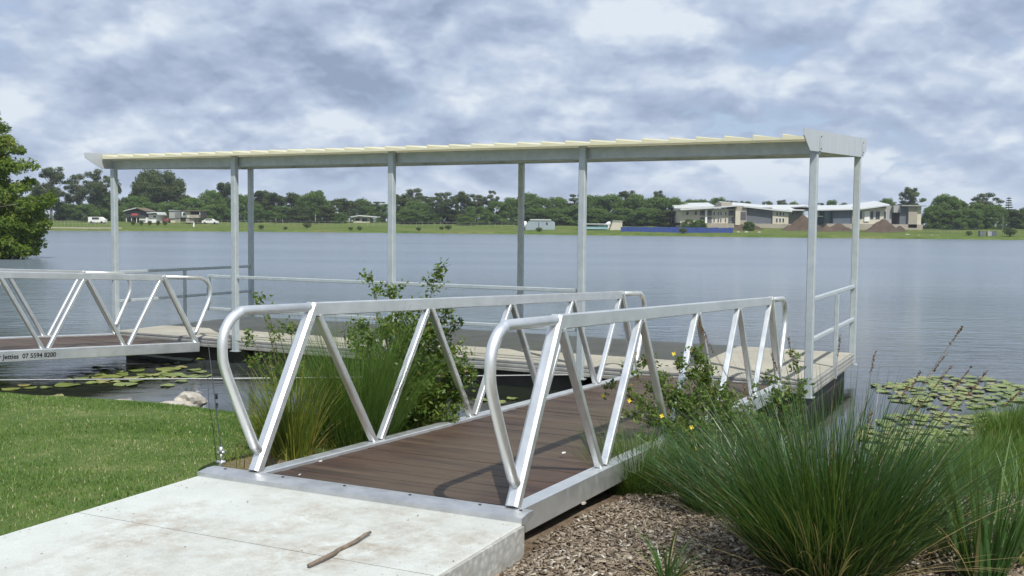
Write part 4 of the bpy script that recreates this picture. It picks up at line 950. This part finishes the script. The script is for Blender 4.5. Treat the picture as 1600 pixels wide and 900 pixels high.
A.part('stair_recess', M['shade'], 1233.5, 1237, 331, 341, 5.88, 5.997)
A.part('awning', M['white'], 1237, 1300, 327.3, 328.8, 3, 9)
for xc in (1247, 1254): A.part('window', M['glass'], xc - 1.4, xc + 1.4, 331, 336, 5.9, 5.995)

B = Site('community_building', 'modern building with navy wall, white sloping roof and grey tower at right', 'building', 1365, 355, 34)
B.part('foundation', M['tan'], 1292, 1442, 350, 364, .4, 14)
B.part('wall', M['teal'], 1292, 1302.7, 329, 351, 2.5, 12); B.part('wall', M['navywall'], 1303, 1331.5, 327, 352, 1.0, 14)
B.part('pier', M['cream'], 1331.8, 1334.4, 327, 352, .6, 6)
w = B.part('wall', M['cream'], 1334.7, 1386.5, 324, 354, 1.4, 14)
for x0, x1 in ((1343, 1348.5), (1361.5, 1366.5), (1370, 1376.5), (1383, 1386)): window(B, w, x0, x1, 330, 342, 1.4)
B.part('screen', M['white'], 1352, 1360, 329.5, 346, 1.1, 1.395)
B.slab('roof', M['whiteroof'], [(1274, 327.3), (1332, 326.3), (1345, 325.5), (1388, 319.5)], -.5, 11, .3, None, 1.2)
B.part('roof_fascia', M['greywall'], 1276, 1340, 321.3, 322.8, 13, 26)
B.part('tank', M['cream'], 1280, 1288, 326, 337, 5, 8)
B.part('awning', M['white'], 1262, 1291, 337, 338.4, 3, 6)
B.part('wall', M['greywall'], 1386.8, 1396, 321.5, 353, 1.8, 14); B.part('bay', M['greywall'], 1396.3, 1407, 321, 332, .6, 12)
B.part('wall', M['shade'], 1396.3, 1407, 332.3, 354, 4, 14); B.part('wall', M['slate'], 1407.3, 1419, 322.5, 354, 1.2, 14)
B.part('tower', M['tan'], 1419.3, 1433, 322.5, 356, .4, 12); B.part('tower', M['cream'], 1433.3, 1440, 322.5, 356, .8, 12)
B.part('roof', M['greywall'], 1406, 1444, 320.6, 322.2, -.6, 13)

def mound(px, top, half, back, label, seed):
    p = far_pt(px, back); s = px_size(p); h = z_at(px, top, p) + .4; rng = np.random.default_rng(seed); n = 46
    g = np.linspace(-1, 1, n); xx, yy = np.meshgrid(g, g); r = np.hypot(xx, yy); z = np.zeros_like(r)
    for cx, cy, a, w_ in [(0, 0, 1, .34)] + [(rng.uniform(-.5, .5), rng.uniform(-.35, .35), rng.uniform(.35, .8), rng.uniform(.16, .3)) for _ in range(6)]:
        z = np.maximum(z, a * np.exp(-(((xx - cx) / w_) ** 2 + ((yy - cy) / (w_ * 1.2)) ** 2) ** .8))
    z = h * z / z.max() * np.clip((1.02 - r) * 5, 0, 1) + rng.normal(0, .09, r.shape) * (r < .95) - .4
    w = half * s; V = np.stack([xx * w, yy * w * .5, z], -1).reshape(-1, 3); ii = np.arange(n * n).reshape(n, n)
    Fq = np.stack([ii[:-1, :-1], ii[:-1, 1:], ii[1:, 1:], ii[1:, :-1]], -1).reshape(-1, 4); Fq = Fq[(r.ravel()[Fq] < 1.05).all(1)]
    o = link('soil_heap', np_mesh('soil_heap', V, Fq, np.zeros(n * n), M['soil'], True), None, tuple(p)); tag(o, label, 'soil heap', 'heaps of soil before the buildings')
mound(1254, 336.5, 56, 27, 'larger brown soil heap under the slate walled building', 1); mound(1380, 342, 56, 24, 'brown soil heap in front of the navy walled building', 2)
mound(1310, 349, 50, 25, 'low soil heap between the two taller ones', 3); mound(1160, 350.5, 50, 27, 'long low soil bank left of the larger heap', 4)
# construction fence
p0 = far_pt(970, 9); p1 = far_pt(1145, 9)
fe = thing('construction_fence', 'long bright blue cloth construction fence on the far bank', 'fence', tuple(p0)); np_ = 24
for i in range(np_):
    a = (p1 - p0) * i / np_; c = (p1 - p0) * (i + .985) / np_; a = np.array(a); c = np.array(c); hh = 1.28 + .05 * (i % 3)
    b = MB(); b.bar((a[0], a[1], hh / 2 - .1), (c[0], c[1], hh / 2 - .1), .06, hh, (0, 0, 1), .004); b.build('cloth_panel', M['blue'], fe)
    b = MB(); b.bar((a[0] - .04, a[1], -.4), (a[0] - .04, a[1], hh), .05, .05, (0, 1, 0), .004); b.build('fence_post', M['navywall'], fe)
# zinc shed
Cc = Site('zinc_shed', 'low pale zinc shed with curved roof on the far grass', 'shed', 844, 356, 16)
b = MB(); hs = Cc.z(344.5) ; xs = [Cc.x(821), Cc.x(867)]
prof = [(xs[0], -.6), (xs[1], -.6), (xs[1], hs * .78), (xs[1] - .5, hs * .92), (xs[1] - 1.4, hs), (xs[0] + 1.6, hs), (xs[0] + .9, hs * .9), (xs[0], hs * .45)]
b.prism([(a, c) for a, c in prof], 1, 0, 6); b.build('wall', M['shed'], Cc.root)
Cc.part('roof', M['whiteroof'], 828, 861, 342.6, 344.4, -.2, 6.2); Cc.part('door', M['slate'], 841, 842.5, 347, 356, -.06, -.003); Cc.part('window', M['glass'], 853, 855.5, 347.5, 351.5, -.06, -.003)
D = Site('water_tank', 'small white tank beside the zinc shed', 'tank', 819, 349, 18); b = MB(); b.tube([(0, 0, .0), (0, 0, 1.9), (0, 0, 2.1)], [.7, .7, .3], 14); b.build('tank', M['white'], D.root, True); b = MB(); b.cbox((-.5, -.5, -.4), (.5, .5, -.0)); b.build('stand', M['slate'], D.root)
E_ = Site('aqua_hut', 'long low aqua hut with flat roof left of the blue fence', 'hut', 932, 356, 18)
w = E_.part('wall', M['aqua'], 905, 950, 351.5, 358, 0, 4); E_.part('roof', M['whiteroof'], 903, 951, 349.3, 350.6, -.5, 4.5); E_.part('opening', M['shade'], 916, 934, 351.8, 353.4, -.05, -.003, w)
F_ = Site('cream_cabin', 'cream site cabin with sloping side left of the blue fence', 'cabin', 964, 355, 20)
b = MB(); b.prism([(F_.x(952), -.3), (F_.x(972), -.3), (F_.x(972), F_.z(346.3)), (F_.x(958), F_.z(345.8))], 1, 0, 3); b.build('wall', M['cream'], F_.root); b = MB(); b.box((F_.x(957.5), -.2, F_.z(345.7)), (F_.x(972.6), 3.2, F_.z(345.0))); b.build('roof', M['white'], F_.root)
Gt = Site('white_tarp', 'white bundle of sheeting piled beside the cream cabin', 'sheeting', 950, 345, 24); b = MB(); b.tube([(-.6, 0, -.2), (-.2, .1, 1.0), (.3, 0, 1.6), (.5, 0, 1.9)], [.9, .7, .5, .1], 7); b.build('sheeting', M['white'], Gt.root)
# small houses at left
H1 = Site('stilt_house', 'dark two level house with red cloth on its balcony', 'house', 212, 345, 34)
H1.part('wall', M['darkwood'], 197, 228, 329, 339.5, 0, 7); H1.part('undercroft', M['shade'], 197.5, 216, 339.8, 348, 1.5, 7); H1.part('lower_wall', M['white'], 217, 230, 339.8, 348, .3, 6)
H1.part('red_cloth', M['red'], 206, 216, 333.6, 338, -.25, -.05); H1.part('balcony_rail', M['darkwood'], 196.5, 229, 336.8, 339.6, -.6, -.5)
H1.slab('roof', M['whiteroof'], [(194.5, 329.3), (215, 324.3)], -.8, 7, .2); H1.slab('roof', M['brownroof'], [(215.2, 324.3), (230, 329.5)], -.8, 7, .2)
for xx in (198, 206, 214): H1.part('stilt', M['white'], xx, xx + .8, 339.8, 348, -.4, -.25)
for xx in (219, 224): H1.part('window', M['glass'], xx, xx + 2.5, 331.5, 335.5, -.06, -.003)
H2 = Site('white_roofed_annex', 'low white building with broad white roof beside the dark house', 'house', 240, 345, 33)
H2.part('wall', M['white'], 232, 246.5, 335, 348, 0, 5); H2.slab('roof', M['whiteroof'], [(229, 332.2), (247, 331.3), (249.5, 335)], -1.2, 6, .25); H2.part('window', M['glass'], 240, 244, 337, 340, -.06, -.003)
H3 = Site('grey_block', 'narrow grey slab sided building among trees near the far houses', 'building', 269, 345, 34); w = H3.part('wall', M['greywall'], 264.5, 273.5, 329.2, 341, 0, 5); H3.part('lower_wall', M['cream'], 266, 273, 341.3, 348, .4, 5); H3.part('roof', M['whiteroof'], 264, 274, 328.2, 329, -.3, 5.3)
H4 = Site('balcony_house', 'cream and brown house with upper balcony right of the grey block', 'house', 298, 346, 30)
H4.part('wall', M['white'], 283, 291.5, 331, 339.5, .6, 6); H4.part('wall', M['cream'], 291.8, 296.5, 330, 340, .2, 6); H4.part('wall', M['darkwood'], 296.8, 313, 330.5, 340.5, 1.2, 6); H4.part('balcony_rail', M['tan'], 296.8, 313.2, 335.5, 340.4, -.1, 0.05); H4.part('lower_wall', M['tan'], 290, 302, 341, 348, .5, 5); H4.part('roof', M['brownroof'], 287, 313.8, 328.3, 329.6, -.6, 6.4); H4.part('post', M['white'], 312, 313, 330, 340, -.1, .1); H4.part('window', M['glass'], 285, 289, 333, 336, .54, .597)
H5 = Site('white_roofed_house', 'long white roofed house seen through the middle trees', 'house', 566, 343, 60)
H5.part('wall', M['cream'], 552, 578, 339, 349, 0, 7); H5.slab('roof', M['whiteroof'], [(545, 339), (562, 336), (590, 338.3)], -1, 6, .35); H5.part('roof', M['whiteroof'], 537.5, 546, 336.6, 339.5, 1, 6); H5.part('window', M['glass'], 556, 562, 341, 345, -.06, -.003); H5.part('window', M['glass'], 566, 574, 341, 346, -.06, -.003)
# vehicles
def car(px, back, L, Wd, H, m, label, van=False):
    p = far_pt(px, back); r = thing('parked_car', label, 'car', tuple(p), 0, 'cars parked on the far bank'); a = L / 2
    if van: pr = [(-a, .3), (a, .3), (a, 1.0), (a - .4, 1.15), (a - 1.1, H), (-a + .1, H), (-a, H - .3)]
    else: pr = [(-a, .3), (a, .3), (a, .8), (a - .9, .95), (a - 1.6, H), (-a + 1.1, H), (-a + .4, 1.0), (-a, .9)]
    b = MB(); b.prism(pr, 1, -Wd / 2, Wd / 2); b.build('body', m, r)
    b = MB(); b.box((-a + 1.0, -Wd / 2 - .01, 1.0), (a - 1.5, -Wd / 2 - .003, H - .12)); b.build('side_window', M['glass'], r)
    for x in (-a + .8, a - .8):
        for s in (-1, 1): b = MB(); b.tube([(x, s * (Wd / 2 - .1), .3), (x, s * (Wd / 2 + .02), .3)], .32, 12); b.build('wheel', M['black'], r)
car(153, 28, 4.3, 1.8, 1.7, M['white'], 'white van parked on the far bank near the left houses', True)
car(261, 36, 3.4, 1.6, 1.35, M['redcar'], 'red car parked between the annex and the grey block'); car(329, 30, 4.3, 1.7, 1.45, M['white'], 'white car parked right of the balcony house')
# bins on the far right bank
for i, px in enumerate((1533, 1545, 1552)):
    p = far_pt(px, 7); r = thing('skip_bin', ['dark bin on the far right bank, leftmost of the row', 'pale bin between two darker ones on the far bank', 'blue bin at the right end of the row on the far bank'][i], 'bin', tuple(p), 0, 'bins on the far right bank')
    mm = [M['slate'], M['greywall'], M['navywall']][i]; b = MB(); b.prism([(-.45, -.1), (.45, -.1), (.55, 1.05), (-.55, 1.05)], 1, -.45, .45); b.build('bin_body', mm, r); b = MB(); b.box((-.58, -.48, 1.055), (.58, .48, 1.12)); b.build('lid', mm, r)
# pale boulders and litter near the shore
for i, (px, bk, s) in enumerate([(1153, 14, .3), (1166, 15, .35), (1186, 14, .3), (1418, 8, .35), (1435, 7, .2), (1456, 7, .22), (1466, 7, .2)]):
    p = far_pt(px, bk); b = MB(); rr = random.Random(i); n = 8
    ring = lambda z, k: [(k * s * math.cos(j * .785) * rr.uniform(.8, 1.2) * 1.5, k * s * .7 * math.sin(j * .785), z) for j in range(8)]
    v = ring(-.2, 1) + ring(s * .4, .9) + ring(s * .65, .45); b.poly(v, [(j, (j + 1) % 8, (j + 1) % 8 + 8, j + 8) for j in range(8)] + [(j + 8, (j + 1) % 8 + 8, (j + 1) % 8 + 16, j + 16) for j in range(8)] + [tuple(range(16, 24))])
    o = b.build('boulder', M['rock'], None); o.location = p
    tag(o, ('pale boulder at the end of the blue fence, %s of three from left' % ORD[i]) if i < 3 else ('white lump on the grass before the navy walled building, %s of four from left' % ORD[i - 3]), 'boulder', 'pale lumps on the far shore')
# low bushes on the far grass
for i, px in enumerate((208, 221, 234, 247, 258)):
    p = far_pt(px, 18); r = thing('clipped_bush', 'small dark bush on the far grass, %s of five below the houses' % ORD[i], 'bush', tuple(p), 0, 'row of small bushes below the houses')
    if i == 0:
        n = 500; rng = np.random.default_rng(3); d = unit(rng.normal(size=(n, 3))); C = d * (.6 * rng.random(n) ** .4)[:, None] + np.array([0, 0, .75]); V, Fc, rd = quads(C, unit(d + rng.normal(size=(n, 3)) * .4), rng.uniform(.12, .25, n), .7, rng, rng.random(n)); bme = np_mesh('foliage', V, Fc, rd, M['fig'])
        bt = MB(); bt.tube([(0, 0, -.2), (0, 0, .6)], .06, 6); btm = bt.mesh('stem', M['bark_dark'])
    link('foliage', bme, r); link('stem', btm, r)
n = 14
for i, (px, bk, s) in enumerate([(408, 3, 1.4), (446, 2.5, 1.0), (548, 3, 1.1), (562, 2.5, 1.3), (654, 3, 1.2), (842, 3, 1.5), (690, 8, 1.2), (1067, 3, 1.8), (1578, 5, 2.6), (1514, 7, 1.4), (480, 9, 2.0), (700, 9, 1.6)]):
    p = far_pt(px, bk); r = thing('shore_bush', 'low bush near the far waterline, %s of twelve along the shore' % ORD[sorted([408, 446, 548, 562, 654, 842, 690, 1067, 1578, 1514, 480, 700]).index(px)], 'bush', tuple(p), i, 'low bushes by the far waterline')
    link('foliage', bme, r); link('stem', btm, r); r.scale = (s, s, s * .6)
# long wire fence and retaining edge at left
def wire_fence(pxa, pxb, back, n, h, label, m):
    a = far_pt(pxa, back); r = thing('wire_fence', label, 'fence', tuple(a)); P = [far_pt(pxa + (pxb - pxa) * i / n, back) - a for i in range(n + 1)]
    for q in P: b = MB(); b.bar((q[0], q[1], q[2] - .2), (q[0], q[1], q[2] + h), .045, .045, (0, 1, 0), .004); b.build('fence_post', m, r)
    for z in (.55, 1.0):
        b = MB(); b.tube([(q[0], q[1], q[2] + h * z) for q in P], .016, 4); b.build('fence_wire', m, r)
wire_fence(280, 812, 22, 56, 1.4, 'long thin wire fence along the top of the far grass', M['waler'])
wire_fence(1440, 1530, 12, 14, 1.5, 'thin green mesh fence before the trees at right', M['meshgreen'])
wire_fence(60, 178, 12, 20, 1.3, 'thin rail fence on the bank at far left', M['waler'])
pa_, pb_ = far_pt(40, 1.5), far_pt(190, 1.5); b = MB(); b.bar((0, 0, .05), tuple(pb_ - pa_ + np.array([0, 0, .05])), .4, .5, (0, 0, 1), .03)
o = b.build('retaining_wall', M['tan'], None); o.location = pa_; tag(o, 'low grey retaining wall at the waterline on the far left bank', 'wall')
for i, px in enumerate((303, 1566)):
    p = far_pt(px, 14 if i == 0 else 20); b = MB(); hh = (1.1, 4.5)[i]; b.bar((0, 0, -.3), (0, 0, hh), (.35, .14)[i], (.35, .14)[i], (0, 1, 0), .02); b.box((-.12 if i else -.2, -.3, hh), (.12 if i else .2, .2, hh + .12))
    o = b.build('marker_post' if i == 0 else 'lamp_pole', M['white'] if i == 0 else M['slate'], None); o.location = p; tag(o, ['short white post below the balcony house', 'thin dark pole by the slim pine at far right'][i], 'post')

# ------------------------------------------------------------------ thin humid air over the lake
hm, hn, hb = newmat('humid_air'); hn.nodes.remove(hb)
pv = N(hn, 'ShaderNodeVolumePrincipled'); pv.inputs['Color'].default_value = (.80, .87, .95, 1); pv.inputs['Density'].default_value = .00024
hn.links.new(pv.outputs[0], hn.nodes['Material Output'].inputs['Volume'])
b = MB(); b.box((-2900, -200, -3.0), (2900, 3300, 26)); tag(b.build('haze', hm, None), 'thin pale haze over the lake and its far bank', 'haze', None, 'stuff')

# ------------------------------------------------------------------ sky and sun
sun_dir = Vector((.94, -1.92, 0)).normalized() * math.cos(math.radians(52)) + Vector((0, 0, math.sin(math.radians(52))))
sl = bpy.data.lights.new('sun', 'SUN'); sl.energy = 4.2; sl.angle = math.radians(.6); sl.color = (1, .97, .90)
so = bpy.data.objects.new('sun', sl); COL.objects.link(so); so.rotation_euler = (-sun_dir).to_track_quat('-Z', 'Y').to_euler(); so.location = (5, -8, 20)
nt = W_.node_tree; bg = nt.nodes['Background']
sky = N(nt, 'ShaderNodeTexSky', sky_type='NISHITA'); sky.sun_disc = False; sky.sun_elevation = math.radians(52); sky.sun_rotation = math.atan2(sun_dir.x, sun_dir.y)
tc = N(nt, 'ShaderNodeTexCoord'); sx = N(nt, 'ShaderNodeSeparateXYZ'); nt.links.new(tc.outputs['Generated'], sx.inputs[0])
zc = math_(nt, 'MAXIMUM', sx.outputs['Z'], 0.0)
def cloud_vec(dz, a=.40):
    zz = math_(nt, 'ADD', zc, a + dz)
    cx = N(nt, 'ShaderNodeCombineXYZ'); nt.links.new(math_(nt, 'DIVIDE', sx.outputs['X'], zz), cx.inputs[0]); nt.links.new(math_(nt, 'DIVIDE', sx.outputs['Y'], zz), cx.inputs[1]); cx.inputs[2].default_value = 3.7
    return cx.outputs[0]
def n2(v, sc, det, ro=.55):
    n = N(nt, 'ShaderNodeTexNoise', noise_dimensions='2D'); n.inputs['Scale'].default_value = sc; n.inputs['Detail'].default_value = det; n.inputs['Roughness'].default_value = ro
    nt.links.new(v, n.inputs['Vector']); return n
def density(v):
    # warp the cells so that the puffs are uneven
    w = n2(v, 5, 4); wv = N(nt, 'ShaderNodeVectorMath', operation='MULTIPLY_ADD'); nt.links.new(w.outputs['Color'], wv.inputs[0]); wv.inputs[1].default_value = (.27, .27, .0); nt.links.new(v, wv.inputs[2])
    tot = math_(nt, 'MULTIPLY', n2(v, 3.4, 7, .54).outputs['Fac'], 1.15)
    for sc, am in ((6.0, .30), (13.5, .20)):
        vo = N(nt, 'ShaderNodeTexVoronoi', feature='F1', voronoi_dimensions='2D'); vo.inputs['Scale'].default_value = sc
        nt.links.new(wv.outputs[0], vo.inputs['Vector'])
        d = math_(nt, 'POWER', vo.outputs['Distance'], 1.6)
        tot = math_(nt, 'ADD', tot, math_(nt, 'MULTIPLY', math_(nt, 'SUBTRACT', .3, d), am))
    return tot
v0, v1 = cloud_vec(0), cloud_vec(.030)
n0 = density(v0); n1_ = density(v1); big = n2(v0, 1.9, 3, .5).outputs['Fac']
wisp = n2(v0, 13, 6, .6).outputs['Fac']
lit = math_(nt, 'MULTIPLY', math_(nt, 'SUBTRACT', n0, n1_), 1.5)
val = math_(nt, 'ADD', math_(nt, 'ADD', .5, lit), math_(nt, 'MULTIPLY', math_(nt, 'SUBTRACT', big, .5), -.75))
val = math_(nt, 'ADD', val, math_(nt, 'MULTIPLY', math_(nt, 'SUBTRACT', wisp, .5), .2))
CS = 10.0   # clouds are given in the units of the sky texture (background strength 0.1)
cl = ramp(nt, val, [(.0, (.275, .34, .475)), (.32, (.375, .45, .60)), (.58, (.48, .56, .70)), (.92, (.67, .74, .82))])
cl10 = mixc(nt, 1.0, cl, (CS, CS, CS), 'MULTIPLY')
skyb = mixc(nt, .8, sky.outputs[0], (4.0, 5.1, 7.0))
cov = ramp(nt, math_(nt, 'ADD', n0, math_(nt, 'MULTIPLY', math_(nt, 'SUBTRACT', big, .5), .5)), [(.22, (0, 0, 0)), (.44, (1, 1, 1))])
fin = mixc(nt, cov, skyb, cl10)
hz = N(nt, 'ShaderNodeMapRange'); hz.inputs['From Min'].default_value = .0; hz.inputs['From Max'].default_value = .06; hz.inputs['To Min'].default_value = .8; hz.inputs['To Max'].default_value = 0; nt.links.new(zc, hz.inputs['Value'])
fin = mixc(nt, hz.outputs[0], fin, (5.0, 5.8, 7.2))
nt.links.new(fin, bg.inputs['Color']); bg.inputs['Strength'].default_value = .1
vs = S.view_settings; vs.view_transform = 'Standard'; vs.look = 'None'; vs.exposure = .15; vs.gamma = 1; vs.use_curve_mapping = False
S.cycles.max_bounces = 6; S.cycles.diffuse_bounces = 3; S.cycles.glossy_bounces = 4; S.cycles.transmission_bounces = 3; S.cycles.caustics_reflective = False
S.cycles.use_denoising = True
